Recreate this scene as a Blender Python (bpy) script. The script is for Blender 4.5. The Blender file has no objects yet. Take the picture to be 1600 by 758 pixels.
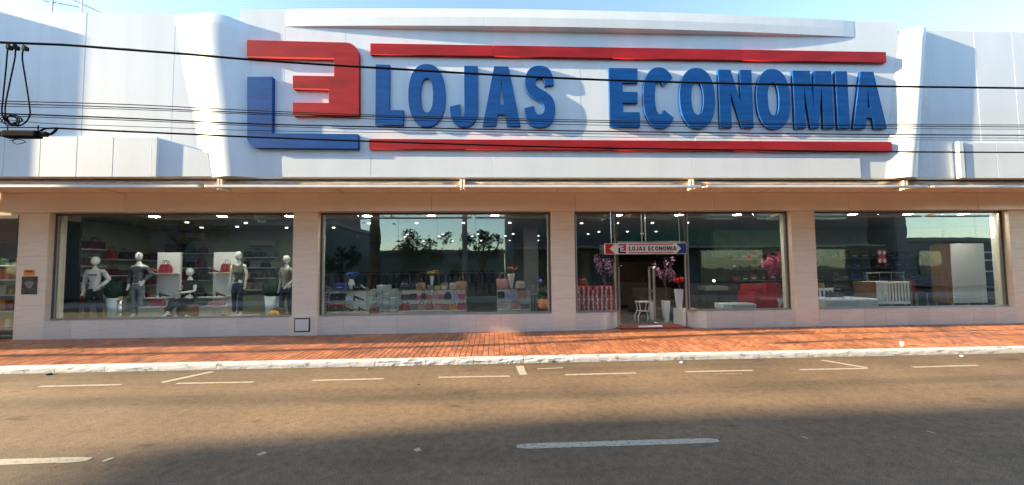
import bpy, bmesh, math, random
from mathutils import Vector, Matrix, noise
R = math.radians
random.seed(11)
SC = bpy.context.scene
COL = SC.collection

# ---------------------------------------------------------------- camera
cam_data = bpy.data.cameras.new('camera')
cam_data.sensor_width = 36
cam_data.lens = 36 * 600 / 1600
cam_data.shift_y = 11 / 1600
cam_data.clip_start, cam_data.clip_end = 0.05, 2000
cam = bpy.data.objects.new('camera', cam_data)
COL.objects.link(cam)
cam.matrix_world = (Matrix.Translation((0, 0, 1.8)) @ Matrix.Rotation(R(-2.6), 4, 'Z')
                    @ Matrix.Rotation(R(92.9), 4, 'X') @ Matrix.Rotation(R(-0.54), 4, 'Z'))
SC.camera = cam

# ---------------------------------------------------------------- sky, sun, exposure
SUN = Vector((3.6, 0.40, -1.0)).normalized()          # the way the light travels
elev = math.asin(-SUN.z)
azim = math.atan2(-SUN.x, -SUN.y)
W = bpy.data.worlds.new('World'); SC.world = W; W.use_nodes = True
wn = W.node_tree
sky = wn.nodes.new('ShaderNodeTexSky'); sky.sky_type = 'NISHITA'; sky.sun_disc = False
sky.sun_elevation = elev; sky.sun_rotation = azim
sky.altitude = 400; sky.air_density = 1.0; sky.dust_density = 0.6; sky.ozone_density = 1.3
wn.links.new(sky.outputs[0], wn.nodes['Background'].inputs[0])
wn.nodes['Background'].inputs[1].default_value = 0.135
sd = bpy.data.lights.new('sun', 'SUN'); sd.energy = 5.0; sd.angle = R(0.53); sd.color = (1.0, 0.79, 0.50)
so = bpy.data.objects.new('sun', sd); COL.objects.link(so)
so.rotation_euler = SUN.to_track_quat('-Z', 'Y').to_euler()
SC.view_settings.view_transform = 'Standard'; SC.view_settings.look = 'None'
SC.view_settings.exposure = 2.0; SC.view_settings.gamma = 1.0
SC.view_settings.use_curve_mapping = False
SC.cycles.max_bounces = 8; SC.cycles.transparent_max_bounces = 16
SC.cycles.use_denoising = True
SC.cycles.caustics_reflective = False; SC.cycles.caustics_refractive = False
SC.cycles.sample_clamp_indirect = 4.0

# ---------------------------------------------------------------- materials
def mat(name, col, rough=.6, var=.12, scale=3., bump=0., bscale=60., metal=0., spec=.5, stretch=(1, 1, 1), emit=None, rand=0., coat=0.):
    m = bpy.data.materials.new(name); m.use_nodes = True
    n, l = m.node_tree.nodes, m.node_tree.links
    b = n['Principled BSDF']
    b.inputs['Roughness'].default_value = rough; b.inputs['Metallic'].default_value = metal
    b.inputs['Specular IOR Level'].default_value = spec
    b.inputs['Coat Weight'].default_value = coat
    geo = n.new('ShaderNodeNewGeometry'); mp = n.new('ShaderNodeMapping')
    mp.inputs['Scale'].default_value = stretch
    l.new(geo.outputs['Position'], mp.inputs['Vector'])
    t = n.new('ShaderNodeTexNoise'); t.inputs['Scale'].default_value = scale; t.inputs['Detail'].default_value = 5
    l.new(mp.outputs[0], t.inputs['Vector'])
    r = n.new('ShaderNodeMapRange'); r.inputs[1].default_value = .3; r.inputs[2].default_value = .7
    r.inputs[3].default_value = 1 - var; r.inputs[4].default_value = 1 + var
    l.new(t.outputs[0], r.inputs[0])
    fac = r.outputs[0]
    if rand:
        oi = n.new('ShaderNodeObjectInfo'); a = n.new('ShaderNodeMath'); a.operation = 'ADD'
        l.new(oi.outputs['Random'], a.inputs[0]); l.new(geo.outputs['Random Per Island'], a.inputs[1])
        f = n.new('ShaderNodeMath'); f.operation = 'FRACT'; l.new(a.outputs[0], f.inputs[0])
        r2 = n.new('ShaderNodeMapRange'); r2.inputs[3].default_value = 1 - rand; r2.inputs[4].default_value = 1 + rand
        l.new(f.outputs[0], r2.inputs[0])
        mu = n.new('ShaderNodeMath'); mu.operation = 'MULTIPLY'; l.new(fac, mu.inputs[0]); l.new(r2.outputs[0], mu.inputs[1])
        fac = mu.outputs[0]
    sc = n.new('ShaderNodeVectorMath'); sc.operation = 'SCALE'; sc.inputs[0].default_value = col
    l.new(fac, sc.inputs['Scale']); l.new(sc.outputs[0], b.inputs['Base Color'])
    if bump:
        t2 = n.new('ShaderNodeTexNoise'); t2.inputs['Scale'].default_value = bscale; t2.inputs['Detail'].default_value = 4
        l.new(mp.outputs[0], t2.inputs['Vector'])
        bp = n.new('ShaderNodeBump'); bp.inputs['Strength'].default_value = bump; bp.inputs['Distance'].default_value = .01
        l.new(t2.outputs[0], bp.inputs['Height']); l.new(bp.outputs[0], b.inputs['Normal'])
    if emit:
        b.inputs['Emission Color'].default_value = (*col, 1); b.inputs['Emission Strength'].default_value = emit
    return m

def ramp(n, stops):
    r = n.new('ShaderNodeValToRGB'); e = r.color_ramp.elements
    while len(e) < len(stops): e.new(.5)
    for k, (p, c) in enumerate(stops): e[k].position = p; e[k].color = (*c, 1)
    return r

def glass_mat(name, tint, base, power=4.0):
    m = bpy.data.materials.new(name); m.use_nodes = True
    n, l = m.node_tree.nodes, m.node_tree.links
    n.remove(n['Principled BSDF'])
    tr = n.new('ShaderNodeBsdfTransparent'); tr.inputs[0].default_value = (*tint, 1)
    gl = n.new('ShaderNodeBsdfGlossy'); gl.inputs['Roughness'].default_value = .0; gl.inputs[0].default_value = (.92, 1, .98, 1)
    lw = n.new('ShaderNodeLayerWeight'); lw.inputs[0].default_value = .5
    pw = n.new('ShaderNodeMath'); pw.operation = 'POWER'; pw.inputs[1].default_value = power
    l.new(lw.outputs['Facing'], pw.inputs[0])
    mr = n.new('ShaderNodeMapRange'); mr.inputs[3].default_value = base; mr.inputs[4].default_value = .95
    l.new(pw.outputs[0], mr.inputs[0])
    # slow waviness of the sheet
    geo = n.new('ShaderNodeNewGeometry'); t = n.new('ShaderNodeTexNoise'); t.inputs['Scale'].default_value = .9
    l.new(geo.outputs['Position'], t.inputs['Vector'])
    bp = n.new('ShaderNodeBump'); bp.inputs['Strength'].default_value = .05; bp.inputs['Distance'].default_value = .05
    l.new(t.outputs[0], bp.inputs['Height']); l.new(bp.outputs[0], gl.inputs['Normal'])
    mx = n.new('ShaderNodeMixShader')
    l.new(mr.outputs[0], mx.inputs[0]); l.new(tr.outputs[0], mx.inputs[1]); l.new(gl.outputs[0], mx.inputs[2])
    l.new(mx.outputs[0], n['Material Output'].inputs[0])
    return m

def asphalt():
    m = bpy.data.materials.new('asphalt'); m.use_nodes = True
    n, l = m.node_tree.nodes, m.node_tree.links; b = n['Principled BSDF']
    geo = n.new('ShaderNodeNewGeometry')
    def nz(scale, stretch=(1, 1, 1), det=6, ro=.55):
        mp = n.new('ShaderNodeMapping'); mp.inputs['Scale'].default_value = stretch
        l.new(geo.outputs['Position'], mp.inputs['Vector'])
        t = n.new('ShaderNodeTexNoise'); t.inputs['Scale'].default_value = scale; t.inputs['Detail'].default_value = det
        t.inputs['Roughness'].default_value = ro
        l.new(mp.outputs[0], t.inputs['Vector']); return t
    def mul(a, bb):
        v = n.new('ShaderNodeVectorMath'); v.operation = 'MULTIPLY'
        l.new(a, v.inputs[0]); l.new(bb, v.inputs[1]); return v.outputs[0]
    base = ramp(n, [(.30, (.140, .098, .060)), (.70, (.225, .156, .094))]); l.new(nz(.55).outputs[0], base.inputs[0])
    tracks = ramp(n, [(.36, (.62, .64, .67)), (.50, (1, 1, 1)), (.64, (1.18, 1.12, 1.04))])
    l.new(nz(1., (.035, .75, 1), 3).outputs[0], tracks.inputs[0])
    grain = ramp(n, [(.30, (.38, .38, .39)), (.50, (1, 1, 1)), (.70, (1.75, 1.7, 1.62))]); l.new(nz(70., det=3, ro=.7).outputs[0], grain.inputs[0])
    grit = ramp(n, [(.34, (.80, .80, .80)), (.5, (1, 1, 1)), (.66, (1.14, 1.13, 1.10))]); l.new(nz(11., det=5).outputs[0], grit.inputs[0])
    spot = ramp(n, [(.27, (.55, .55, .55)), (.36, (1, 1, 1))]); l.new(nz(2.6, (.5, 1.3, 1), 5).outputs[0], spot.inputs[0])
    c = mul(mul(mul(mul(base.outputs[0], tracks.outputs[0]), grain.outputs[0]), grit.outputs[0]), spot.outputs[0])
    l.new(c, b.inputs['Base Color'])
    b.inputs['Roughness'].default_value = .82; b.inputs['Specular IOR Level'].default_value = .35
    bp = n.new('ShaderNodeBump'); bp.inputs['Strength'].default_value = .45; bp.inputs['Distance'].default_value = .005
    l.new(nz(130., det=4, ro=.7).outputs[0], bp.inputs['Height']); l.new(bp.outputs[0], b.inputs['Normal'])
    return m

def paint(name, col, wear, wcol, scale=9., rough=.7, stretch=(1, 1, 1)):
    """paint with chips and scuffs of its own through which the ground colour shows"""
    m = bpy.data.materials.new(name); m.use_nodes = True
    n, l = m.node_tree.nodes, m.node_tree.links; b = n['Principled BSDF']
    geo = n.new('ShaderNodeNewGeometry')
    t = n.new('ShaderNodeTexNoise'); t.inputs['Scale'].default_value = scale; t.inputs['Detail'].default_value = 9; t.inputs['Roughness'].default_value = .72
    mp = n.new('ShaderNodeMapping'); mp.inputs['Scale'].default_value = stretch
    l.new(geo.outputs['Position'], mp.inputs['Vector']); l.new(mp.outputs[0], t.inputs['Vector'])
    r = ramp(n, [(wear - .05, wcol), (wear + .03, col), (.75, tuple(c * 1.08 for c in col))])
    l.new(t.outputs[0], r.inputs[0]); l.new(r.outputs[0], b.inputs['Base Color'])
    b.inputs['Roughness'].default_value = rough
    bp = n.new('ShaderNodeBump'); bp.inputs['Strength'].default_value = .5; bp.inputs['Distance'].default_value = .01
    l.new(t.outputs[0], bp.inputs['Height']); l.new(bp.outputs[0], b.inputs['Normal'])
    return m

M = {}
M['asphalt'] = asphalt()
M['earth'] = mat('earth', (.12, .09, .06), .95, .3, .5)
M['road_paint'] = paint('road_paint', (.47, .41, .31), .43, (.20, .155, .11), 26)
M['kerb_paint'] = paint('kerb_paint', (.60, .60, .585), .42, (.22, .19, .155), 9, stretch=(.4, 1, 1.5))
M['paver'] = mat('terracotta_paver', (.40, .155, .075), .42, .30, 1.6, .35, 50, rand=.20, spec=.35)
M['mortar'] = mat('paver_joint_sand', (.055, .032, .022), .95, .3, 8)
M['concrete'] = mat('concrete', (.33, .31, .28), .9, .2, 2, .3, 40)
M['white_panel'] = mat('white_composite_panel', (.675, .725, .755), .38, .05, 1.1, .03, 3.5, spec=.45, stretch=(2.2, 1, .35))
M['panel_seal'] = mat('panel_joint_seal', (.78, .82, .84), .8, .1)
M['roof'] = mat('roof_sheet', (.45, .45, .44), .7, .15)
M['letter_blue'] = mat('blue_letter_enamel', (.003, .068, .26), .65, .22, 5, .08, 9, spec=.2, stretch=(.3, 1, 2.5))
M['letter_red'] = mat('red_letter_enamel', (.32, .012, .016), .6, .25, 2.5, .10, 7, spec=.25, stretch=(.5, 1, 2.5))
M['soffit'] = mat('soffit_board', (.84, .70, .55), .55, .12, 3)
M['awning_cloth'] = mat('rolled_awning_cloth', (.52, .39, .27), .75, .30, 5, .2, 20, stretch=(1.2, 1, 6))
M['awning_bar'] = mat('awning_white_bar', (.72, .72, .72), .4, .08)
M['band'] = mat('beige_glossy_cladding', (.86, .76, .65), .16, .05, 1.2, .02, 2.0, spec=.6)
M['tile'] = mat('pink_beige_porcelain', (.82, .74, .60), .32, .06, 5, stretch=(.4, 1, 3))
M['plinth_tile'] = mat('grey_beige_porcelain', (.72, .68, .605), .34, .07, 6, stretch=(.4, 1, 3), rand=.05)
M['alu'] = mat('brushed_aluminium', (.45, .44, .42), .35, .08, 4, metal=.8)
M['alu_dark'] = mat('dark_window_profile', (.10, .10, .10), .4, .1, metal=.3)
M['glass'] = glass_mat('shop_glass', (.93, .975, .955), .10)
M['clear_glass'] = glass_mat('counter_glass', (.97, .99, .98), .04)
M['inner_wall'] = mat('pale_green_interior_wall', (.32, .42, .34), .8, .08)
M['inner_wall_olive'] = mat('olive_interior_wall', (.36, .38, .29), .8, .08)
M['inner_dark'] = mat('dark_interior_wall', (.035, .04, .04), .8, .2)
M['ceiling'] = mat('interior_ceiling', (.20, .195, .18), .85, .05)
M['floor'] = mat('interior_floor_tile', (.22, .21, .19), .25, .1)
M['lamp'] = mat('downlight_lens', (1., .95, .86), .5, 0, emit=4.)
M['lamp_front'] = mat('front_downlight_lens', (1., .95, .86), .5, 0, emit=50.)
M['lamp_ring'] = mat('downlight_ring', (.7, .7, .7), .4, .05)
M['cable'] = mat('black_cable', (.010, .010, .012), .9, .2, spec=.05)
M['cable_grey'] = mat('grey_cable', (.03, .03, .033), .9, .2, spec=.05)
M['white'] = mat('white_laminate', (.74, .74, .72), .4, .04)
M['mannequin'] = mat('white_mannequin_gloss', (.76, .75, .72), .35, .03)
M['black_cloth'] = mat('black_cloth', (.014, .014, .016), .9, .25, 12)
M['white_cloth'] = mat('white_cotton', (.66, .67, .69), .9, .06, 12)
M['grey_cloth'] = mat('grey_knit', (.10, .107, .125), .95, .15, 30)
M['grey_cloth_light'] = mat('light_grey_twill', (.22, .225, .26), .95, .12, 30)
M['dark_grey_cloth'] = mat('charcoal_jersey', (.038, .041, .048), .95, .15, 25)
M['beige_cloth'] = mat('beige_knit', (.36, .335, .285), .95, .1, 30)
M['denim'] = mat('dark_denim', (.022, .026, .045), .9, .3, 20)
M['red_leather'] = mat('red_leather', (.34, .015, .018), .4, .15, 8)
M['dark_red'] = mat('dark_red_leather', (.13, .012, .014), .5, .2, 8)
M['brown_leather'] = mat('brown_leather', (.12, .050, .028), .5, .25, 8)
M['tan_leather'] = mat('tan_leather', (.40, .20, .10), .5, .15, 8)
M['black_leather'] = mat('black_leather', (.015, .015, .017), .4, .2, 8)
M['pink_leather'] = mat('dusty_pink_leather', (.52, .24, .23), .5, .12, 8)
M['rose'] = mat('rose_leather', (.44, .13, .16), .5, .15, 8)
M['magenta'] = mat('magenta_leather', (.52, .02, .13), .45, .15, 8)
M['mustard'] = mat('mustard_leather', (.58, .28, .035), .5, .15, 8)
M['yellow'] = mat('yellow_plush', (.72, .42, .02), .9, .1, 20)
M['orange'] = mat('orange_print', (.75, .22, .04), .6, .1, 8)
M['grey_leather'] = mat('grey_leather', (.20, .20, .21), .5, .15, 8)
M['cream_leather'] = mat('cream_leather', (.56, .48, .38), .5, .1, 8)
M['lilac'] = mat('lilac_card', (.42, .36, .62), .6, .1, 8)
M['blue_card'] = mat('blue_card', (.03, .06, .30), .6, .15, 8)
M['lime'] = mat('lime_tag', (.55, .68, .05), .6, .1)
M['gold'] = mat('gold_clasp', (.70, .50, .20), .3, .05, metal=.9)
M['wood_dark'] = mat('dark_wood', (.070, .034, .018), .5, .3, 4, stretch=(4, 4, .5))
M['wood_brown'] = mat('brown_veneer', (.24, .105, .040), .45, .25, 4, stretch=(6, 6, .6))
M['topiary'] = mat('dark_topiary_leaf', (.018, .055, .020), .7, .4, 30, rand=.4)
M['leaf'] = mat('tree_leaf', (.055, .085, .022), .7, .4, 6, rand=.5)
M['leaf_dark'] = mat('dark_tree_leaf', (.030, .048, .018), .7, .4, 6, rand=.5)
M['bark'] = mat('bark', (.10, .075, .05), .9, .35, 7, .5, 20)
M['pink_blossom'] = mat('pink_blossom', (.74, .17, .29), .8, .2, 30, rand=.25)
M['mauve_blossom'] = mat('mauve_blossom', (.36, .16, .28), .8, .25, 30, rand=.3)
M['red_blossom'] = mat('red_blossom', (.55, .02, .03), .8, .2, 30, rand=.25)
M['blue_blossom'] = mat('blue_blossom', (.10, .26, .66), .8, .2, 30, rand=.2)
M['yellow_blossom'] = mat('yellow_blossom', (.66, .40, .03), .8, .2, 30, rand=.2)
M['coral_blossom'] = mat('coral_blossom', (.68, .20, .18), .8, .25, 30, rand=.35)
M['purple_blossom'] = mat('purple_blossom', (.30, .22, .55), .8, .2, 30)
M['stem'] = mat('green_stem', (.06, .11, .03), .7, .2, 20)
M['silver'] = mat('silver_vase', (.65, .63, .55), .25, .05, metal=.9)
M['red_velvet'] = mat('red_velvet', (.42, .010, .018), .75, .15, 10)
M['sofa_beige'] = mat('taupe_sofa', (.085, .062, .048), .9, .15, 10)
M['mattress'] = mat('grey_white_mattress', (.62, .62, .63), .85, .08, 6, .3, 6)
M['box_red'] = mat('red_card', (.52, .022, .020), .55, .12, 5, rand=.12)
M['box_white'] = mat('white_card', (.70, .70, .68), .6, .08, 5, rand=.06)
M['box_grey'] = mat('grey_card', (.34, .36, .36), .6, .1, 5, rand=.12)
M['box_wine'] = mat('wine_card', (.13, .025, .025), .6, .15, 5, rand=.15)
M['door_mat_red'] = mat('red_door_mat', (.25, .045, .022), .95, .2, 15)
M['emoji_red'] = mat('red_felt', (.50, .02, .02), .9, .1)
M['dark'] = mat('matt_black', (.02, .02, .02), .8, .1, spec=.15)
M['chrome'] = mat('chrome', (.7, .7, .7), .15, .02, metal=1.)
M['sign_white'] = mat('sign_white_face', (.78, .78, .77), .4, .02)
M['sign_red'] = mat('sign_red_face', (.50, .025, .022), .4, .05)
M['sign_navy'] = mat('sign_navy_face', (.022, .040, .22), .4, .05)
M['house_cream'] = mat('cream_render', (.62, .52, .38), .85, .12, .8)
M['house_grey'] = mat('grey_render', (.20, .21, .21), .85, .15, .8)
M['house_dark'] = mat('dark_render', (.10, .105, .105), .85, .15, .8)
M['green_sign'] = mat('green_shop_sign', (.05, .15, .09), .5, .1)
M['pale_orange'] = mat('orange_notice', (.70, .22, .04), .5, .05)
M['poster_dark'] = mat('black_poster', (.035, .035, .038), .35, .9, 9)

# ---------------------------------------------------------------- mesh helpers
class MB:
    def __init__(s): s.v, s.f = [], []
    def add(s, vs, fs):
        o = len(s.v); s.v += [tuple(p) for p in vs]; s.f += [tuple(i + o for i in f) for f in fs]; return s
    def box(s, x0, x1, y0, y1, z0, z1, tx=0., ty=0.):
        """box; tx, ty shrink the top on each side"""
        return s.add([(x0, y0, z0), (x1, y0, z0), (x1, y1, z0), (x0, y1, z0),
                      (x0 + tx, y0 + ty, z1), (x1 - tx, y0 + ty, z1), (x1 - tx, y1 - ty, z1), (x0 + tx, y1 - ty, z1)],
                     [(3, 2, 1, 0), (4, 5, 6, 7), (0, 1, 5, 4), (1, 2, 6, 5), (2, 3, 7, 6), (3, 0, 4, 7)])
    def prism(s, poly, y0, y1):
        """polygon in x-z (counter-clockwise seen from the street) pushed from y0 (front) to y1"""
        n = len(poly)
        return s.add([(a, y0, b) for a, b in poly] + [(a, y1, b) for a, b in poly],
                     [tuple(range(n)), tuple(range(2 * n - 1, n - 1, -1))] + [((i + 1) % n, i, i + n, (i + 1) % n + n) for i in range(n)])
    def slab(s, poly, z0, z1):
        """polygon in x-y (counter-clockwise from above) raised from z0 to z1"""
        n = len(poly)
        return s.add([(a, b, z1) for a, b in poly] + [(a, b, z0) for a, b in poly],
                     [tuple(range(n)), tuple(range(2 * n - 1, n - 1, -1))] + [((i + 1) % n, i, i + n, (i + 1) % n + n) for i in range(n)])
    def tube(s, path, r, n=6, cap=True):
        path = [Vector(p) for p in path]; m = len(path)
        rs = r if isinstance(r, (list, tuple)) else [r] * m
        vs = []; up = None
        for i, p in enumerate(path):
            d = (path[min(i + 1, m - 1)] - path[max(i - 1, 0)]).normalized()
            if up is None: up = d.orthogonal().normalized()
            up = (up - d * up.dot(d)); up = up.normalized() if up.length > 1e-6 else d.orthogonal().normalized()
            w = d.cross(up)
            for k in range(n):
                a = 2 * math.pi * k / n
                vs.append(p + (up * math.cos(a) + w * math.sin(a)) * rs[i])
        fs = [(i * n + k, i * n + (k + 1) % n, (i + 1) * n + (k + 1) % n, (i + 1) * n + k) for i in range(m - 1) for k in range(n)]
        if cap: fs += [tuple(range(n - 1, -1, -1)), tuple(range((m - 1) * n, m * n))]
        return s.add(vs, fs)
    def lathe(s, prof, c=(0, 0, 0), n=20, sx=1., sy=1., cap=True):
        m = len(prof); vs = []
        for r, h in prof:
            for k in range(n):
                a = 2 * math.pi * k / n
                vs.append((c[0] + r * math.cos(a) * sx, c[1] + r * math.sin(a) * sy, c[2] + h))
        fs = [(i * n + k, i * n + (k + 1) % n, (i + 1) * n + (k + 1) % n, (i + 1) * n + k) for i in range(m - 1) for k in range(n)]
        if cap: fs += [tuple(range(n - 1, -1, -1)), tuple(range((m - 1) * n, m * n))]
        return s.add(vs, fs)
    def ball(s, c, rx, ry=None, rz=None, n=12, m=8):
        ry = ry or rx; rz = rz or rx
        pr = [(max(math.sin(math.pi * i / m), .02), -math.cos(math.pi * i / m)) for i in range(m + 1)]
        vs = [(c[0] + r * rx * math.cos(2 * math.pi * k / n), c[1] + r * ry * math.sin(2 * math.pi * k / n), c[2] + h * rz) for r, h in pr for k in range(n)]
        fs = [(i * n + k, i * n + (k + 1) % n, (i + 1) * n + (k + 1) % n, (i + 1) * n + k) for i in range(m) for k in range(n)]
        return s.add(vs, fs)
    def leaves(s, c, rad, n, size, rnd, shell=.35):
        """small bent leaf quads through an ellipsoid"""
        for _ in range(n):
            d = Vector((rnd.gauss(0, 1), rnd.gauss(0, 1), rnd.gauss(0, 1))).normalized()
            q = shell + (1 - shell) * rnd.random() ** .5
            p = Vector((c[0] + d.x * rad[0] * q, c[1] + d.y * rad[1] * q, c[2] + d.z * rad[2] * q))
            a = Vector((rnd.gauss(0, 1), rnd.gauss(0, 1), rnd.gauss(0, 1))).normalized(); b = a.orthogonal().normalized()
            z = size * rnd.uniform(.6, 1.3); nn = a.cross(b)
            s.add([p - a * z, p + b * z * .55 + nn * z * .2, p + a * z, p - b * z * .55 + nn * z * .2], [(0, 1, 2), (0, 2, 3)])
        return s
    def mesh(s, name, bevel=0., seg=1, smooth=False):
        me = bpy.data.meshes.new(name); me.from_pydata(s.v, [], s.f)
        bm = bmesh.new(); bm.from_mesh(me)
        bmesh.ops.recalc_face_normals(bm, faces=bm.faces)
        if bevel:
            es = [e for e in bm.edges if len(e.link_faces) == 2 and e.calc_face_angle(0) > .5]
            bmesh.ops.bevel(bm, geom=es, offset=bevel, segments=seg, affect='EDGES', profile=.5, clamp_overlap=True)
        bm.to_mesh(me); bm.free()
        if smooth:
            for p in me.polygons: p.use_smooth = True
        return me
    def build(s, name, m, parent=None, bevel=0., seg=1, smooth=False, loc=None):
        me = s.mesh(name, bevel, seg, smooth); me.materials.append(M[m] if isinstance(m, str) else m)
        return link(name, me, parent, loc)

def link(name, me, parent=None, loc=None, rz=None):
    o = bpy.data.objects.new(name, me); COL.objects.link(o)
    if parent is not None: o.parent = parent
    if loc is not None: o.location = loc
    if rz is not None: o.rotation_euler.z = rz
    return o
def tag(o, label=None, cat=None, group=None, kind=None):
    if label: o['label'] = label
    if cat: o['category'] = cat
    if group: o['group'] = group
    if kind: o['kind'] = kind
    return o
def thing(name, label, cat, loc=(0, 0, 0), rz=0., group=None):
    o = bpy.data.objects.new(name, None); COL.objects.link(o); o.empty_display_size = .1
    o.location = loc; o.rotation_euler = (0, 0, rz)
    return tag(o, label, cat, group)
def copy_tree(o, parent=None):
    c = o.copy(); COL.objects.link(c)
    if parent is not None: c.parent = parent
    for ch in [k for k in o.children]: copy_tree(ch, c)
    return c
def catmull(pts, n=6):
    pts = [Vector(p) for p in pts]; out = []
    for i in range(len(pts) - 1):
        p0, p1, p2, p3 = pts[max(i - 1, 0)], pts[i], pts[i + 1], pts[min(i + 2, len(pts) - 1)]
        for k in range(n):
            t = k / n
            out.append(.5 * ((2 * p1) + (p2 - p0) * t + (2 * p0 - 5 * p1 + 4 * p2 - p3) * t * t + (3 * p1 - p0 - 3 * p2 + p3) * t ** 3))
    return out + [pts[-1]]
ORD = ['first', 'second', 'third', 'fourth', 'fifth', 'sixth', 'seventh', 'eighth', 'ninth', 'tenth', 'eleventh', 'twelfth']

def wb(mb, name, m, parent=None, **k):
    """build from world coordinates under a thing whose Empty only has a location"""
    o = mb.build(name, m, parent, **k)
    if parent is not None and parent.type == 'EMPTY': o.matrix_parent_inverse = Matrix.Translation(-parent.location)
    return o

# ---------------------------------------------------------------- ground, road, kerb, pavement
g_ = MB().add([(-900, -900, -.05), (900, -900, -.05), (900, 900, -.05), (-900, 900, -.05)], [(0, 1, 2, 3)]).build('ground', 'earth')
tag(g_, 'bare earth reaching out beyond the street', None, kind='structure')
KERB = 7.42
road = MB().add([(-160, .5, 0), (160, .5, 0), (160, KERB + .1, 0), (-160, KERB + .1, 0)], [(0, 1, 2, 3)]).build('road', 'asphalt')
tag(road, 'worn brownish asphalt road with white dashes', None, kind='structure')
near_pave = MB().box(-160, 160, -2.3, .5, -.04, .13).build('pavement', 'concrete', bevel=.02)
tag(near_pave, 'grey concrete pavement on the photographer side', None, kind='structure')

def stripe(name, a, b, w, rnd=0, z=.004, round_ends=False):
    a, b = Vector((*a, 0)), Vector((*b, 0)); d = (b - a).normalized(); q = Vector((-d.y, d.x, 0)) * w / 2
    n = max(2, int((b - a).length / .12)); rr = random.Random(hash((round(a.x, 2), round(a.y, 2))) & 999)
    lo, hi = [], []
    for i in range(n + 1):
        p = a.lerp(b, i / n); k = 1.
        if round_ends and i in (0, n): k = .55
        lo.append(p - q * (k + rr.uniform(-.08, .08))); hi.append(p + q * (k + rr.uniform(-.08, .08)))
    vs = [(p.x, p.y, z) for p in lo + hi]
    return MB().add(vs, [(i, i + 1, i + n + 2, i + n + 1) for i in range(n)]).build(name, 'road_paint', road)
for a, b in [((-7.26, 6.55), (-6.01, 6.55)), ((-5.15, 6.55), (-3.93, 6.53)), ((-3.01, 6.55), (-1.85, 6.56)), ((-.95, 6.57), (.245, 6.55)),
             ((1.18, 6.55), (2.4, 6.57)), ((3.27, 6.58), (4.46, 6.57)), ((5.29, 6.55), (6.52, 6.54)), ((7.35, 6.55), (8.61, 6.58)),
             ((9.5, 6.57), (10.7, 6.57)), ((-9.4, 6.55), (-8.2, 6.55))]:
    stripe('parking_dash', a, b, .075)
for a, b, w in [((-5.442, 6.624), (-5.097, 7.262), .12), ((0.450, 7.215), (0.476, 6.608), .14), ((6.239, 7.173), (6.544, 6.576), .11)]:
    stripe('bay_line', a, b, w)
for x0 in (-6.02, .21, 6.35, -12.2, 12.5): stripe('lane_dash', (x0, 3.985), (x0 + 2.1, 3.985), .115, round_ends=True)
for a, b, w in [((-3.747, 3.929), (-3.717, 4.001), .05), ((-2.327, 3.962), (-2.291, 4.026), .06), ((-0.808, 3.956), (-0.758, 3.993), .07),
                ((3.231, 4.022), (3.255, 3.959), .02), ((4.667, 4.053), (4.689, 3.987), .02),
                ((0.756, 6.962), (1.227, 7.013), .05), ((3.662, 6.393), (4.160, 6.393), .02)]:
    stripe('paint_scrap', a, b, w, z=.005)

pave = MB().add([(-40, KERB + .06, .10), (40, KERB + .06, .10), (40, 10.4, .186), (-40, 10.4, .186),
                 (-40, KERB + .06, 0), (40, KERB + .06, 0)], [(0, 1, 2, 3), (4, 5, 1, 0)]).build('pavement', 'mortar')
tag(pave, 'terracotta paved pavement in front of the store', None, kind='structure')
def pave_z(y): return .100 + (y - KERB - .06) * (.086 / (10.4 - KERB - .06))
# kerb stones, painted white and chipped
rk = random.Random(5)
xk = -14.
while xk < 16.5:
    L = rk.uniform(.86, 1.04); nx, prof = 14, [(0, -.02), (.004, .03), (.008, .062), (.018, .092), (.042, .108), (.10, .112), (.165, .112)]
    lump = .016 if -3 < xk < 1.2 else .006
    vs, fs = [], []
    for i in range(nx + 1):
        xx = xk + .004 + (L - .008) * i / nx
        for j, (yy, zz) in enumerate(prof):
            q = noise.noise(Vector((xx * 6, yy * 30, zz * 25))) * lump + noise.noise(Vector((xx * 1.3, 3, 1))) * .006
            q2 = abs(noise.noise(Vector((xx * 11, yy * 20 + 7, zz * 12)))) * lump
            vs.append((xx, KERB + yy + q * (1 if j < 5 else .2), zz - (q2 if j > 1 else 0)))
    m_ = len(prof)
    fs = [(i * m_ + j, (i + 1) * m_ + j, (i + 1) * m_ + j + 1, i * m_ + j + 1) for i in range(nx) for j in range(m_ - 1)]
    fs += [tuple(range(m_ - 1, -1, -1)), tuple(range(nx * m_, nx * m_ + m_))]
    MB().add(vs, fs).build('kerb_stone', 'kerb_paint', pave)
    xk += L
MB().box(-60, -14.02, KERB, KERB + .165, -.02, .111).build('kerb_run', 'kerb_paint', pave)
MB().box(16.55, 60, KERB, KERB + .165, -.02, .111).build('kerb_run', 'kerb_paint', pave)
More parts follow.
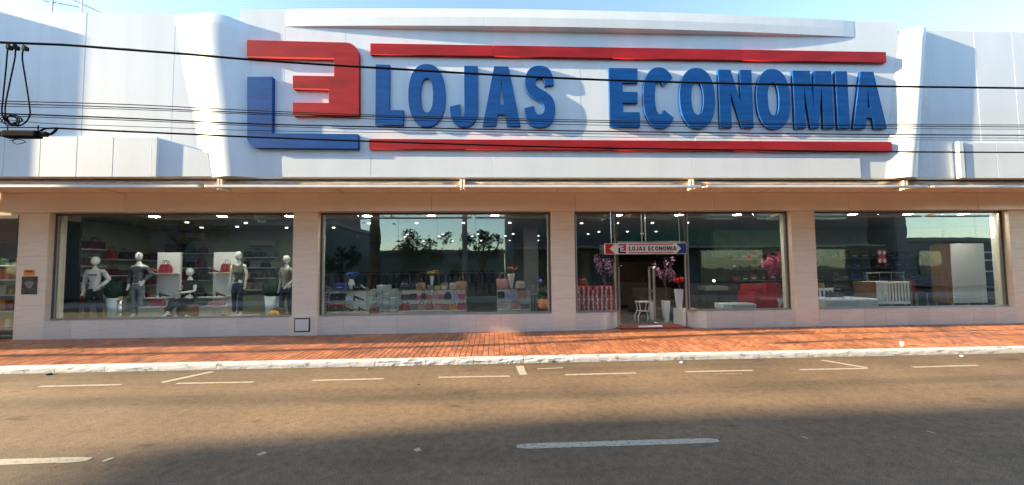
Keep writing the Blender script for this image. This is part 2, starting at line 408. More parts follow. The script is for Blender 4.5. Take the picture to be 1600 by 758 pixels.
# pavers: length across the pavement, columns staggered by half
PW, PL = .112, .224
paver_me = MB().box(-PW / 2 + .005, PW / 2 - .005, -PL / 2 + .005, PL / 2 - .005, -.035, .012).mesh('paver', .004)
paver_me.materials.append(M['paver'])
slots = []
ncol = int(36 / PW)
for c in range(ncol):
    cx = -18 + c * PW
    for r in range(-1, 13):
        cy = KERB + .17 + PL / 2 + r * PL + (PL / 2 if c % 2 else 0)
        y0, y1 = max(cy - PL / 2, KERB + .17), min(cy + PL / 2, 10.12)
        if y1 - y0 > .05: slots.append((cx, (y0 + y1) / 2, (y1 - y0) / PL))
full = sorted([s for s in slots if s[2] > .99], key=lambda s: s[0] ** 2 * .25 + s[1] ** 2)[:300]
fset = set(full); stuff = MB(); rp = random.Random(3)
tilt = math.atan(.086 / (10.4 - KERB - .06))
for s in full:
    o = link('paver', paver_me, pave, (s[0], s[1], pave_z(s[1]) + rp.uniform(-.002, .002)))
    o.rotation_euler = (tilt + rp.gauss(0, .012), rp.gauss(0, .022), rp.gauss(0, .012))
for s in slots:
    if s in fset: continue
    h, w, l_ = pave_z(s[1]) + rp.uniform(-.002, .002), PW / 2 - .005, s[2] * PL / 2 - .005
    a, b = rp.gauss(0, .022) * w, rp.gauss(0, .012) * l_ + tilt * l_
    t_ = h + .012
    stuff.add([(s[0] - w, s[1] - l_, t_ - a - b), (s[0] + w, s[1] - l_, t_ + a - b), (s[0] + w, s[1] + l_, t_ + a + b), (s[0] - w, s[1] + l_, t_ - a + b),
               (s[0] - w, s[1] - l_, h - .03), (s[0] + w, s[1] - l_, h - .03), (s[0] + w, s[1] + l_, h - .03), (s[0] - w, s[1] + l_, h - .03)],
              [(0, 1, 2, 3), (4, 5, 1, 0), (5, 6, 2, 1), (6, 7, 3, 2), (7, 4, 0, 3)])
tag(stuff.build('paver_field', 'paver', pave), kind='stuff')

# ---------------------------------------------------------------- the store building
YF, YW, ZS = 8.3, 10.0, 3.8           # fascia face, shop wall face, soffit height
XL, XR = -12.2, 19.0
store = thing('store_building', 'long white-fronted single-storey shop with beige pillars and four display windows', 'building', (0, 10, .18))
def P(mb, name, m, **k): return wb(mb, name, m, store, **k)
zl, zc, zr = 7.334, 7.495, 7.309
# body behind the fascia
P(MB().box(XL + .02, XR, YF + .32, 23.2, ZS + .01, 6.6), 'roof', 'roof')
P(MB().box(XL + .01, XR, YF + .0045, YF + .3, ZS + .012, zl - .05), 'fascia_backing', 'panel_seal')
P(MB().box(XL, XR, YF + .005, YW + .15, ZS - .03, ZS + .008), 'soffit', 'soffit')
for k in range(11): P(MB().box(XL + .3 + k * 2.7, XL + .312 + k * 2.7, YF + .02, YW - .2, ZS - .034, ZS - .0305), 'soffit_joint', 'wood_brown')
def panel(x0, x1, z0, z1, y0=YF, y1=YF + .019, m='white_panel'):
    jig = random.Random(int(x0 * 100)).uniform(-.002, .002)
    return P(MB().box(x0 + .0015, x1 - .0015, y0 + jig, y1, z0 + .0015, z1), 'fascia_panel', m, bevel=.001)
# left wing
ex = [XL, -10.296 - .65, -9.523, -8.628, -7.737, -6.810, -5.979]
for a, b in zip(ex, ex[1:]): panel(a, b, ZS, zl)
ex = [XL, -10.023 - .7, -10.023, -9.320, -8.600, -7.886, -7.128]
zb = 4.620
for a, b in zip(ex, ex[1:]): P(MB().box(a + .004, b - .004, 8.21, 8.298, ZS - .02, zb), 'fascia_box', 'white_panel', bevel=.004)
P(MB().box(-7.102 + .004, -7.000, 8.19, 8.298, ZS - .02, 4.619), 'fascia_box_end', 'white_panel', bevel=.004)
P(MB().prism([(-7.014, 3.797), (-5.911, 3.799), (-6.016, 4.313), (-7.043, 4.606)], 8.245, 8.298), 'fascia_wedge', 'white_panel', bevel=.004)
# unseen fin added past the left edge to cast the shadow on the wing
P(MB().box(XL - .3, XL - .004, YF - .40, YF + .3, ZS, 6.824 + 1.0), 'shadow_fin', 'white_panel', bevel=.01)
# right wing
ex = [10.134, 11.334, 12.292, 14., 16., 17.5, XR]
for a, b in zip(ex, ex[1:]): panel(a, b, ZS, zr)
P(MB().box(10.628, 10.735, 8.18, 8.298, ZS - .02, 4.622), 'fascia_box_end', 'white_panel', bevel=.004)
ex = [10.801, 11.560, 12.324, 14., 16., XR]
for a, b in zip(ex, ex[1:]): P(MB().box(a + .004, b - .004, 8.21, 8.298, ZS - .02, 4.599), 'fascia_box', 'white_panel', bevel=.004)
# centre
xa, xb = -4.505, 8.387
ztop = 7.096
zbot = 4.245
ex = [-5.464] + [xa + (xb - xa) * k / 10 for k in range(11)] + [9.477]
for i, (a, b) in enumerate(zip(ex, ex[1:])):
    if i in (0, 11):
        panel(a, b, ZS, zc - .005)
    else:
        panel(a, b, zbot, ztop)
def visor(a, b):
    vs, n = [], 16
    for q in range(n + 1):
        x = a + (b - a) * q / n; d = .17 * math.sin(math.pi * (x - xa) / (xb - xa)) ** .8 if xa < x < xb else 0.
        for y, z in ((YF - .004 - d, zc), (YF - .004 - d * 1.1, (zc + ztop) / 2), (YF - .004 - d, ztop + .012), (YF + .03, ztop - .004), (YF + .03, zc)): vs.append((x, y, z))
    fs = [(q * 5 + k, (q + 1) * 5 + k, (q + 1) * 5 + (k + 1) % 5, q * 5 + (k + 1) % 5) for q in range(n) for k in range(5)] + [(4, 3, 2, 1, 0), tuple(range(n * 5, n * 5 + 5))]
    P(MB().add(vs, fs), 'fascia_visor', 'white_panel')
for k in range(3): visor(xa + (xb - xa) * k / 3 + .0015, xa + (xb - xa) * (k + 1) / 3 - .0015)
ex = [xa, -2.637, -0.012, 4.443, 8.338]
for a, b in zip(ex, ex[1:]): P(MB().box(a + .003, b - .003, YF - .03, YF + .019, ZS - .01, zbot - .003), 'fascia_strip', 'white_panel', bevel=.004)
# the two cone-shaped rolls
def roll(name, top, bot, zt, zb_, depth, peak, drop):
    nu, nv = 28, 14; vs = []
    for j in range(nv + 1):
        v = j / nv
        x0, x1 = bot[0] + (top[0] - bot[0]) * v, bot[1] + (top[1] - bot[1]) * v
        for i in range(nu + 1):
            u = i / nu
            t = u / peak * .5 if u < peak else .5 + (u - peak) / (1 - peak) * .5
            dd = depth * ((.5 - .5 * math.cos(2 * math.pi * t)) if t < .5 else math.sin(math.pi * t) if t < 1 else 0)
            zz = zb_ + (zt - drop * max(0, u - peak) ** 1.5 - zb_) * v
            wob = noise.noise(Vector((x0 + u * 3, zz * .8, 2))) * .012
            vs.append((x0 + (x1 - x0) * u, YF - .004 - dd + (wob if 0 < i < nu else 0), zz))
    n = nu + 1
    fs = [(j * n + i, j * n + i + 1, (j + 1) * n + i + 1, (j + 1) * n + i) for j in range(nv) for i in range(nu)]
    o = len(vs)
    vs += [(x, YF + .06, z) for x, y, z in vs[-n:]]
    fs += [(o - n + i, o - n + i + 1, o + i + 1, o + i) for i in range(nu)]
    return P(MB().add(vs, fs), name, 'white_panel', smooth=True)
roll('fascia_roll', (-6.840, -5.279), (-6.169, -4.998), 7.292, ZS - .015, .14, .54, .5)
roll('fascia_roll', (9.495, 10.152), (8.904, 9.718), 7.284, ZS - .015, .16, .62, .0)

# beige band over the windows
YB = 9.82
ex = [-12.02, -9.1, -5.3, -1.6, 2.1, 5.8, 9.5, 13.2, 16.9, XR]
for i, (a, b) in enumerate(zip(ex, ex[1:])): P(MB().box(a + .002, b - .002, YB, YW + .12, 3.30, ZS - .032), 'band_panel', 'band', bevel=.012, seg=2)
P(MB().box(XL, -12.04, 8.62, 9.80, 3.28, ZS - .032), 'soffit_end_panel', 'band', bevel=.01)
# pillars, plinth and windows
pil = [(-11.760, -11.058), (-5.125, -4.506), (1.486, 2.110), (8.029, 8.691), (14.307, 15.042), (18.6, XR)]
for a, b in pil:
    zz = [.15, 1.02, 1.62, 2.22, 2.82, 3.299]
    for z0, z1 in zip(zz, zz[1:]): P(MB().box(a, b, YW, YW + .42, z0 + .0015, z1 - .0015), 'pillar_tile', 'tile', bevel=.003)
# plinth under the windows, tiles of about 0.63 m, splayed at the doorway
SILL = .63
xd0, xd1 = 3.319, 5.118     # doorway
def plinth(x0, x1, n, splay=None):
    w = (x1 - x0) / n
    for k in range(n):
        a, b = x0 + k * w + .0015, x0 + (k + 1) * w - .0015
        pts = [(a, YW - .015), (b, YW - .015), (b, YW + .30), (a, YW + .30)]
        if splay == 'r' and k == n - 1: pts = [(a, YW - .015), (a + .12, YW - .015), (b, YW + .36), (b, YW + .9), (a, YW + .9)]
        if splay == 'l' and k == 0: pts = [(a, YW + .36), (b - .12, YW - .015), (b, YW - .015), (b, YW + .9), (a, YW + .9)]
        P(MB().slab(pts, .12, SILL), 'plinth_tile', 'plinth_tile', bevel=.003)
plinth(pil[0][1], pil[1][0], 9); plinth(pil[1][1] + .002, pil[2][0], 9)
plinth(pil[2][1], xd0, 2, 'r'); plinth(xd1, pil[3][0], 5, 'l'); plinth(pil[3][1], pil[4][0], 9); plinth(pil[4][1], 18.6, 6)
P(MB().box(pil[1][0] - .04, pil[1][1] + .04, YW - .06, YW + .1, .12, .66), 'pillar_foot', 'tile', bevel=.004)
GY = 10.17                            # glass plane
def window(x0, x1, joints, z0=SILL, z1=3.30):
    w = bpy.data.objects.new('shop_window', None); COL.objects.link(w); w.parent = store
    w.matrix_parent_inverse = Matrix.Translation(-store.location)
    def q(mb, n, m, **k): mb.build(n, m, w, **k)
    q(MB().box(x0, x0 + .05, GY - .03, GY + .05, z0 + .045, z1 - .045), 'frame', 'alu_dark', bevel=.004)
    q(MB().box(x1 - .05, x1, GY - .03, GY + .05, z0 + .045, z1 - .045), 'frame', 'alu_dark', bevel=.004)
    q(MB().box(x0 + .052, x0 + .085, GY - .02, GY + .02, z0 + .046, z1 - .046), 'frame_bead', 'alu', bevel=.003)
    q(MB().box(x1 - .085, x1 - .052, GY - .02, GY + .02, z0 + .046, z1 - .046), 'frame_bead', 'alu', bevel=.003)
    q(MB().box(x0, x1, GY - .05, GY + .05, z0 + .002, z0 + .043), 'sill_rail', 'alu', bevel=.004)
    q(MB().box(x0, x1, GY - .03, GY + .05, z1 - .043, z1), 'head_rail', 'alu_dark', bevel=.004)
    e = [x0 + .087] + joints + [x1 - .087]
    for a, b in zip(e, e[1:]): q(MB().box(a + .003, b - .003, GY - .005, GY + .005, z0 + .046, z1 - .046), 'pane', 'glass')
    return w
window(pil[0][1], pil[1][0], [-8.560, -6.891])
window(pil[1][1], pil[2][0], [-3.557, -2.522, -1.510, -0.506, 0.455])
window(pil[2][1], xd0 - .02, [])
window(xd1 + .04, pil[3][0], [5.976, 7.084])
window(pil[3][1], pil[4][0], [10.675, 12.559, 13.522])
window(pil[4][1], 18.6, [16.6])
# transom over the doorway
tr = bpy.data.objects.new('door_transom', None); COL.objects.link(tr); tr.parent = store; tr.matrix_parent_inverse = Matrix.Translation(-store.location)
zt = 2.46
MB().box(xd0 - .02, xd1 + .04, GY - .025, GY + .025, zt, zt + .05).build('rail', 'alu', tr, bevel=.004)
for xx in (3.981, 4.069): MB().box(xx - .012, xx + .012, GY - .02, GY + .02, zt + .052, 3.25).build('mullion', 'alu', tr, bevel=.003)
xm = 4.017
MB().box(xd0 - .016, xm - .05, GY - .005, GY + .005, zt + .052, 3.25).build('pane', 'glass', tr)
MB().box(xm + .05, xd1 + .036, GY - .005, GY + .005, zt + .052, 3.25).build('pane', 'glass', tr)
MB().box(xd0 - .02, xd1 + .04, GY - .03, GY + .05, 3.252, 3.30).build('head_rail', 'alu_dark', tr, bevel=.004)
for xx in (xd0 - .045, xd1 + .015):
    P(MB().box(xx, xx + .03, GY - .03, GY + .03, .19, zt), 'door_post', 'alu', bevel=.004)
    P(MB().box(xx - .02, xx + .05, GY - .02, GY + .02, .63, 3.25), 'door_post_upper', 'alu', bevel=.004) if 0 else None
# interior shell
P(MB().box(XL + .2, XR, YW + .31, 22.6, .10, .20), 'interior_floor', 'floor')
P(MB().box(XL + .2, XR, YW + .13, 22.6, 3.32, 3.40), 'interior_ceiling', 'ceiling')
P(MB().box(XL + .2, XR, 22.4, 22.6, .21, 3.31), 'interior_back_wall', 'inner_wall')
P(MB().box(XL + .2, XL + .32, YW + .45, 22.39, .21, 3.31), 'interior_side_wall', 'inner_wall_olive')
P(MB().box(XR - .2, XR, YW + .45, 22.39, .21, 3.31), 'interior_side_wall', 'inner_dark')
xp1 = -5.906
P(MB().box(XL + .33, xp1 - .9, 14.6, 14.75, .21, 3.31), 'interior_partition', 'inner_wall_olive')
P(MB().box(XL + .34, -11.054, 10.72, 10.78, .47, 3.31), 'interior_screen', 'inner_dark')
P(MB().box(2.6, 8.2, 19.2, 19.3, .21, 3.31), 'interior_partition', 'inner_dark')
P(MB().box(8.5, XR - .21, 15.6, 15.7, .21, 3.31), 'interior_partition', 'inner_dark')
P(MB().box(1.018, 1.498, 13.2, 13.6, .21, 3.31), 'interior_column', 'grey_leather')
P(MB().box(9.0, XR - .21, 15.3, 15.595, 2.2, 3.31), 'interior_bulkhead', 'inner_wall')
# raised display floors behind the glass
ZD = .46
P(MB().box(pil[0][1] - .3, pil[2][0] + .3, YW + .312, 12.6, .205, ZD), 'display_floor', 'floor')
P(MB().box(xd1 + .14, 18.5, YW + .312, 13.2, .205, ZD), 'display_floor', 'floor')
P(MB().box(pil[2][1] - .1, xd0 - .04, YW + .92, 12., .205, ZD), 'display_floor', 'floor')
P(MB().slab([(pil[2][1] + .01, YW + .302), (pil[2][1] + .3, YW + .302), (pil[2][1] + .3, YW + .918), (pil[2][1] + .01, YW + .918)], .21, .455), 'display_floor', 'floor')

# notices and meter cover on the pillars
mt = thing('meter_cover', 'small white meter cover with black frame on the foot of a pillar', 'meter box', (-4.830, YW - .06, 0.280))
MB().box(-.19, .19, -.02, 0, 0, .34).build('frame', 'dark', mt, bevel=.004)
MB().box(-.165, .165, -.03, -.021, .025, .315).build('door', 'white', mt, bevel=.004)
n1 = thing('notice', 'small orange notice on the left pillar above a dark poster', 'notice', (-11.450, YW, 1.745))
MB().box(-.12, .12, -.012, -.002, 0, .15).build('sheet', 'pale_orange', n1)
MB().box(-.09, .09, -.015, -.0125, .085, .12).build('heading', 'dark_red', n1)
n2 = thing('poster', 'dark square poster with pale smudge on the left pillar', 'poster', (-11.427, YW, 1.290))
MB().box(-.18, .18, -.012, -.002, 0, .44).build('sheet', 'poster_dark', n2)
MB().add([(.1 * math.cos(a) * (1 + .25 * math.sin(3 * a)), -.0135, .24 + .09 * math.sin(a)) for a in [k * math.pi / 8 for k in range(16)]], [tuple(range(16))]).build('smudge', 'grey_leather', n2)

# ---------------------------------------------------------------- rolled awnings under the fascia
ax = [-10.9, -5.757, -0.679, 4.390, 9.375, 14.8, 19.]
awl = ['leftmost rolled awning above the mannequin window', 'rolled awning between the blue and red emblem and the letter O', 'rolled awning above the doorway under the word on the right',
       'rolled awning under the last letters of the big sign', 'rightmost rolled awning in the picture, above the wardrobe window', 'rolled awning beyond the right edge of the picture']
for i, (a, b) in enumerate(zip(ax, ax[1:])):
    aw = thing('awning', awl[i], 'awning', ((a + b) / 2, 8.13, 3.48), 0, 'rolled awnings under the white fascia')
    L = (b - a) / 2 - .06
    MB().box(-L, L, .32, .42, .12, .286).build('cassette', 'soffit', aw, bevel=.006)
    sag = [(-L + 2 * L * k / 12, .25 + .006 * math.sin(k * 1.7 + i), .185 - .008 * math.sin(math.pi * k / 12)) for k in range(13)]
    MB().tube(sag, .078, 12).build('rolled_cloth', 'awning_cloth', aw, smooth=True)
    MB().box(-L, L, -.38, -.31, -.02, .035).build('front_bar', 'awning_bar', aw, bevel=.01, seg=2)
    for s in (-1, 1):
        MB().tube([(s * (L + .01), .30, .10), (s * (L + .01), -.30, .012)], .012, 6).build('folding_arm', 'awning_cloth', aw)
        MB().box(s * (L + .028) - .022, s * (L + .028) + .022, .12, .40, .04, .27).build('bracket', 'soffit', aw, bevel=.004)

# ---------------------------------------------------------------- lettering outlines (x to the right, y up, metres)
def ell(cx, cy, rx, ry, a0, a1, n=14, e=2.):
    out = []
    for k in range(n + 1):
        a = R(a0 + (a1 - a0) * k / n); c, s = math.cos(a), math.sin(a)
        out.append((cx + rx * math.copysign(abs(c) ** (2 / e), c), cy + ry * math.copysign(abs(s) ** (2 / e), s)))
    return out
def glyph(ch, w, h, s, t):
    """list of closed outlines; s stem width, t bar height"""
    if ch == 'L': return [[(0, 0), (w, 0), (w, t), (s, t), (s, h), (0, h)]]
    if ch == 'I': return [[(0, 0), (w, 0), (w, h), (0, h)]]
    if ch == 'E':
        m0, m1 = h * .5 - t * .38, h * .5 + t * .38
        return [[(0, 0), (w, 0), (w, t), (s, t), (s, m0), (w * .94, m0), (w * .94, m1), (s, m1), (s, h - t), (w * .96, h - t), (w * .96, h), (0, h)]]
    if ch == 'O': return [ell(w / 2, h / 2, w / 2, h / 2, 0, 350, 40, 2.3), ell(w / 2, h / 2, w / 2 - s * .92, h / 2 - t * .95, 0, 350, 40, 2.3)]
    if ch == 'C':
        o = ell(w / 2, h / 2, w / 2, h / 2, 38, 322, 36, 2.3); i = ell(w / 2, h / 2, w / 2 - s * .92, h / 2 - t * .95, 318, 42, 30, 2.3)
        return [o + i]
    if ch == 'J':
        return [[(w, h), (w - s, h)] + [(w - s, h * .3)] + ell((w - s + s * .75) / 2 + .0, h * .29, (w - s - s * .75) / 2, h * .12, 0, -180, 8) + [(s * .75, h * .37), (0, h * .33)]
                + ell(w / 2, h * .28, w / 2, h * .28, 180, 360, 18, 2.2)]
    if ch == 'A':
        a = w * .31; k = h * .19
        def xi(y): return a * y / h
        return [[(0, 0), (s * .92, 0), (s * .92 + xi(k) * .75, k), (w - s * .92 - xi(k) * .75, k), (w - s * .92, 0), (w, 0), (w - a, h), (a, h)],
                [(s * .95 + xi(h * .36) * .72, h * .36), (w / 2, h * .76), (w - s * .95 - xi(h * .36) * .72, h * .36)]]
    if ch == 'N': return [[(0, 0), (s * .9, 0), (s * .9, h * .60), (w - s * .92, 0), (w, 0), (w, h), (w - s * .9, h), (w - s * .9, h * .42), (s * .95, h), (0, h)]]
    if ch == 'M':
        q = s * .82
        return [[(0, 0), (q, 0), (q, h * .74), (w * .40, 0), (w * .60, 0), (w - q, h * .74), (w - q, 0), (w, 0), (w, h), (w - q * 1.65, h), (w / 2, h * .36), (q * 1.65, h), (0, h)]]
    if ch == 'S':
        q1 = [(.95, .69), (.93, .80), (.84, .92), (.70, .982), (.50, 1.), (.30, .982), (.14, .92), (.05, .82), (.03, .71), (.07, .60), (.18, .52), (.36, .455), (.54, .405), (.62, .36), (.64, .30), (.60, .238), (.49, .208), (.38, .228), (.33, .28), (.31, .345)]
        q2 = [(0., .31), (.03, .19), (.12, .08), (.28, .018), (.50, 0.), (.72, .018), (.87, .08), (.96, .18), (.98, .30), (.95, .42), (.85, .51), (.68, .58), (.48, .635), (.38, .68), (.36, .73), (.40, .778), (.50, .80), (.60, .785), (.65, .74), (.66, .67)]
        return [[(p.x * w, p.y * h) for q in (q1, q2) for p in catmull([(u, v, 0) for u, v in q], 3)]]
    return []
def solid(name, outlines, depth, m, parent, loc, bevel=.003):
    cu = bpy.data.curves.new(name, 'CURVE'); cu.dimensions = '2D'; cu.fill_mode = 'BOTH'
    for pts in outlines:
        sp = cu.splines.new('POLY'); sp.points.add(len(pts) - 1)
        for q, (a, b) in zip(sp.points, pts): q.co = (a, b, 0, 1)
        sp.use_cyclic_u = True
    cu.extrude = depth / 2 - bevel; cu.bevel_depth = bevel; cu.bevel_resolution = 0; cu.offset = -bevel
    o = bpy.data.objects.new(name, cu); COL.objects.link(o)
    bpy.context.view_layer.update()
    me = bpy.data.meshes.new_from_object(o.evaluated_get(bpy.context.evaluated_depsgraph_get()))
    bpy.data.objects.remove(o); bpy.data.curves.remove(cu)
    for v in me.vertices: v.co = (v.co.x, -v.co.z - depth / 2, v.co.y)
    me.flip_normals()
    bm = bmesh.new(); bm.from_mesh(me); bmesh.ops.recalc_face_normals(bm, faces=bm.faces); bm.to_mesh(me); bm.free()
    me.name = name; me.materials.clear(); me.materials.append(M[m])
    return link(name, me, parent, loc)

# ---------------------------------------------------------------- the big sign on the fascia
zb0 = 4.919; hL = 6.250 - zb0
sg = thing('wall_sign', 'big blue LOJAS ECONOMIA letters between red bars with a red and blue emblem', 'sign', (0, YF - .004, zb0))
D = .075
for ch, a, b in zip('LOJASECONOMIA', [-2.543, -1.845, -0.949, -0.239, 0.674, 2.570, 3.329, 4.160, 5.065, 5.927, 6.804, 7.812, 8.170],
                    [-1.941, -1.046, -0.337, 0.589, 1.368, 3.242, 4.080, 4.969, 5.838, 6.722, 7.720, 8.094, 8.976]):
    w = b - a; ov = .03 if ch in 'OCSJ' else 0
    s_ = {'M': .30, 'I': w, 'A': .32, 'S': .29, 'O': .29, 'C': .29}.get(ch, .30)
    solid('letter', glyph(ch, w, hL + (2 * ov if ch in 'OCS' else ov), s_, .33 if ch not in 'S' else .31), D, 'letter_blue', sg, (a, 0, -ov))
def bar(pts, d=.085):
    pp = [(a, b - zb0) for a, b in pts]
    solid('red_bar', [pp], d, 'letter_red', sg, (0, 0, 0), .003)
zu0, zu1, zd0, zd1 = (6.608 + 6.461) / 2 - .115, 0, 0, 0
xs = [-2.659, 0.013, 2.635, 5.601, 9.046]
zA, zB = 6.472, 6.715
for a, b in zip(xs, xs[1:]): bar([(a + .001, zA), (b - .001, zA), (b - .001, zB), (a + .001, zB)])
xs = [-2.662, -0.631, 2.653, 5.334, 9.053]
zA, zB = 4.390, 4.611
for a, b in zip(xs, xs[1:]): bar([(a + .001, zA), (b - .001, zA), (b - .001, zB), (a + .001, zB)])
def rounded(pts, k, r, n=6):
    """round corner k of a polygon"""
    p, a, b = Vector(pts[k]), Vector(pts[k - 1]), Vector(pts[(k + 1) % len(pts)])
    u, v = (a - p).normalized() * r, (b - p).normalized() * r
    arc = [tuple(p + u * (1 - math.sin(t)) + v * (1 - math.cos(t))) for t in [math.pi / 2 * i / n for i in range(n + 1)]]
    return pts[:k] + arc + pts[k + 1:]
def rel(pts): return [(a, b - zb0) for a, b in pts]
red_e = rel([(-5.244, 6.728), (-2.891, 6.706), (-2.874, 5.108), (-4.255, 5.103), (-4.261, 5.380), (-3.514, 5.374), (-3.519, 5.674), (-4.267, 5.686), (-4.272, 5.965), (-3.409, 5.963), (-3.414, 6.350), (-5.235, 6.364)])
solid('emblem_red', [rounded(red_e, 1, .28)], .11, 'letter_red', sg, (0, 0, 0))
blue_l = rel([(-5.218, 5.925), (-5.180, 4.396), (-2.886, 4.386), (-2.890, 4.705), (-4.676, 4.707), (-4.696, 5.932)])
solid('emblem_blue', [rounded(blue_l, 1, .22)], .11, 'letter_blue', sg, (0, 0, 0))

# ---------------------------------------------------------------- hanging sign over the door
x0, x1 = 2.877, 5.064; z0, z1 = 2.159, 2.445
hs = thing('hanging_sign', 'white arrow-shaped LOJAS ECONOMIA sign with red and blue ends over the doorway', 'sign', (x0, 9.9, z0))
w, h = x1 - x0, z1 - z0
MB().box(0, w, 0, .05, 0, h).build('panel', 'sign_white', hs, bevel=.004)
def flat(name, pts, m, y=-.003): return MB().prism(pts, y, -.0005).build(name, m, hs)
flat('red_end', [(.012, .012), (.26, .012), (.13, h / 2), (.26, h - .012), (.012, h - .012)][::1], 'sign_red')
flat('white_tip', [(.10, .012), (.27, .012), (.27, h - .012)][0:3], 'sign_white') if 0 else None
flat('navy_end', [(w - .28, .012), (w - .012, .012), (w - .012, h - .012), (w - .28, h - .012), (w - .15, h / 2)], 'sign_navy')
flat('red_line', [(.62, h - .045), (w - .36, h - .045), (w - .36, h - .02), (.62, h - .02)], 'sign_red')
flat('red_line', [(.62, .025), (w - .36, .025), (w - .36, .05), (.62, .05)], 'sign_red')
eb = .36; eh = h - .04
flat('emblem_red', [(eb, .02 + eh), (eb, .02 + eh * .82), (eb + .15, .02 + eh * .82), (eb + .15, .02 + eh * .70), (eb + .08, .02 + eh * .70), (eb + .08, .02 + eh * .55), (eb + .14, .02 + eh * .55), (eb + .14, .02 + eh * .42), (eb + .08, .02 + eh * .42), (eb + .08, .02 + eh * .28), (eb + .2, .02 + eh * .28), (eb + .2, .02 + eh)], 'sign_red')
flat('emblem_black', [(eb, .02), (eb + .2, .02), (eb + .2, .02 + eh * .18), (eb + .05, .02 + eh * .18), (eb + .05, .02 + eh * .62), (eb, .02 + eh * .62)], 'dark')
cx = .64
for ch in 'LOJAS ECONOMIA':
    if ch == ' ': cx += .055; continue
    cw = {'I': .026, 'M': .105, 'L': .065, 'J': .06, 'E': .068, 'S': .072}.get(ch, .085)
    solid('letter', glyph(ch, cw, .112, .026 if ch != 'S' else .020, .026 if ch != 'S' else .022), .004, 'dark', hs, (cx, 0, h / 2 - .056), .0005)
    cx += cw + .018
for xx in (.18, w / 2, w - .18): MB().tube([(xx, .025, h), (xx, .025, zt + .9 - z0)], .008, 6).build('hanger_rod', 'chrome', hs)
for xx in (.22, w / 2, w - .22): MB().box(xx - .03, xx + .03, -.01, .06, -.018, .0).build('clip', 'chrome', hs, bevel=.003)

# ---------------------------------------------------------------- overhead cables, strung above the kerb
def cable(label, pts, r, m='cable', n=5, name='cable'):
    path = catmull(pts, 8)
    return tag(MB().tube(path, r, n).build(name, m, smooth=True), label, 'cable', 'overhead cables in front of the fascia')
cable('topmost thick twisted cable, dipping across the emblem and the big letters', [(-8.983, 6.570, 5.672), (-8.244, 6.620, 5.666), (-7.292, 6.682, 5.676), (-6.305, 6.744, 5.645), (-5.284, 6.806, 5.612), (-4.228, 6.868, 5.565), (-2.011, 6.992, 5.511), (1.595, 7.178, 5.454), (5.561, 7.364, 5.488), (8.421, 7.488, 5.537), (11.464, 7.612, 5.600), (13.057, 7.674, 5.635)], .021)
cable('thin wire wound along the topmost thick cable', [(-8.977, 6.565, 5.680), (-8.239, 6.615, 5.678), (-7.766, 6.646, 5.658), (-7.288, 6.677, 5.688), (-6.698, 6.714, 5.644), (-6.301, 6.739, 5.658), (-5.692, 6.776, 5.615), (-5.281, 6.801, 5.624), (-4.757, 6.832, 5.576), (-4.225, 6.863, 5.579), (-3.135, 6.925, 5.525), (-2.010, 6.987, 5.525), (-0.251, 7.080, 5.473), (1.594, 7.173, 5.468), (3.528, 7.266, 5.455), (5.558, 7.359, 5.502), (8.417, 7.483, 5.550), (11.458, 7.607, 5.612)], .010)
cable('upper thin grey line of the middle bundle, tight above the others', [(-8.853, 6.520, 4.636), (-8.128, 6.570, 4.644), (-6.221, 6.694, 4.659), (-4.176, 6.818, 4.624), (-1.535, 6.967, 4.610), (1.569, 7.128, 4.628), (5.488, 7.314, 4.669), (8.315, 7.438, 4.712), (11.323, 7.562, 4.769), (12.898, 7.624, 4.798)], .008, 'cable_grey')
cable('dark line of the middle bundle just under its top line', [(-8.878, 6.540, 4.602), (-8.150, 6.590, 4.610), (-6.237, 6.714, 4.617), (-4.187, 6.838, 4.592), (-1.540, 6.987, 4.588), (1.573, 7.148, 4.599), (5.502, 7.334, 4.647), (8.335, 7.458, 4.686), (11.349, 7.582, 4.735), (12.928, 7.644, 4.763)], .009)
cable('faint thin line sagging at the centre of the middle bundle', [(-8.889, 6.550, 4.563), (-8.160, 6.600, 4.571), (-6.245, 6.724, 4.588), (-4.193, 6.848, 4.568), (-1.542, 6.997, 4.545), (1.574, 7.158, 4.547), (5.507, 7.344, 4.596), (8.343, 7.468, 4.636), (11.360, 7.592, 4.690), (12.940, 7.654, 4.718)], .006, 'cable_grey')
cable('thick black cable crossing the emblem at the foot of the big letters', [(-8.922, 6.580, 4.458), (-8.190, 6.630, 4.459), (-6.267, 6.754, 4.443), (-4.207, 6.878, 4.409), (-1.548, 7.027, 4.418), (1.578, 7.188, 4.435), (5.524, 7.374, 4.482), (8.368, 7.498, 4.519), (11.394, 7.622, 4.569), (12.978, 7.684, 4.594)], .012)
cable('thin line running just below the thick cable at the letter feet', [(-8.893, 6.560, 4.418), (-8.163, 6.610, 4.413), (-6.247, 6.734, 4.402), (-4.194, 6.858, 4.370), (-1.543, 7.007, 4.363), (1.573, 7.168, 4.382), (5.506, 7.354, 4.416), (8.342, 7.478, 4.451), (11.359, 7.602, 4.498), (12.939, 7.664, 4.522)], .007, 'cable_grey')
cable('very thin loose wire below the middle bundle above the lower red bar', [(-8.941, 6.600, 4.327), (-8.209, 6.650, 4.364), (-7.500, 6.697, 4.322), (-6.280, 6.774, 4.311), (-4.216, 6.898, 4.298), (-1.552, 7.047, 4.324), (1.581, 7.208, 4.334), (5.534, 7.394, 4.378), (8.384, 7.518, 4.417), (11.415, 7.642, 4.464), (13.002, 7.704, 4.487)], .005, 'cable_grey')
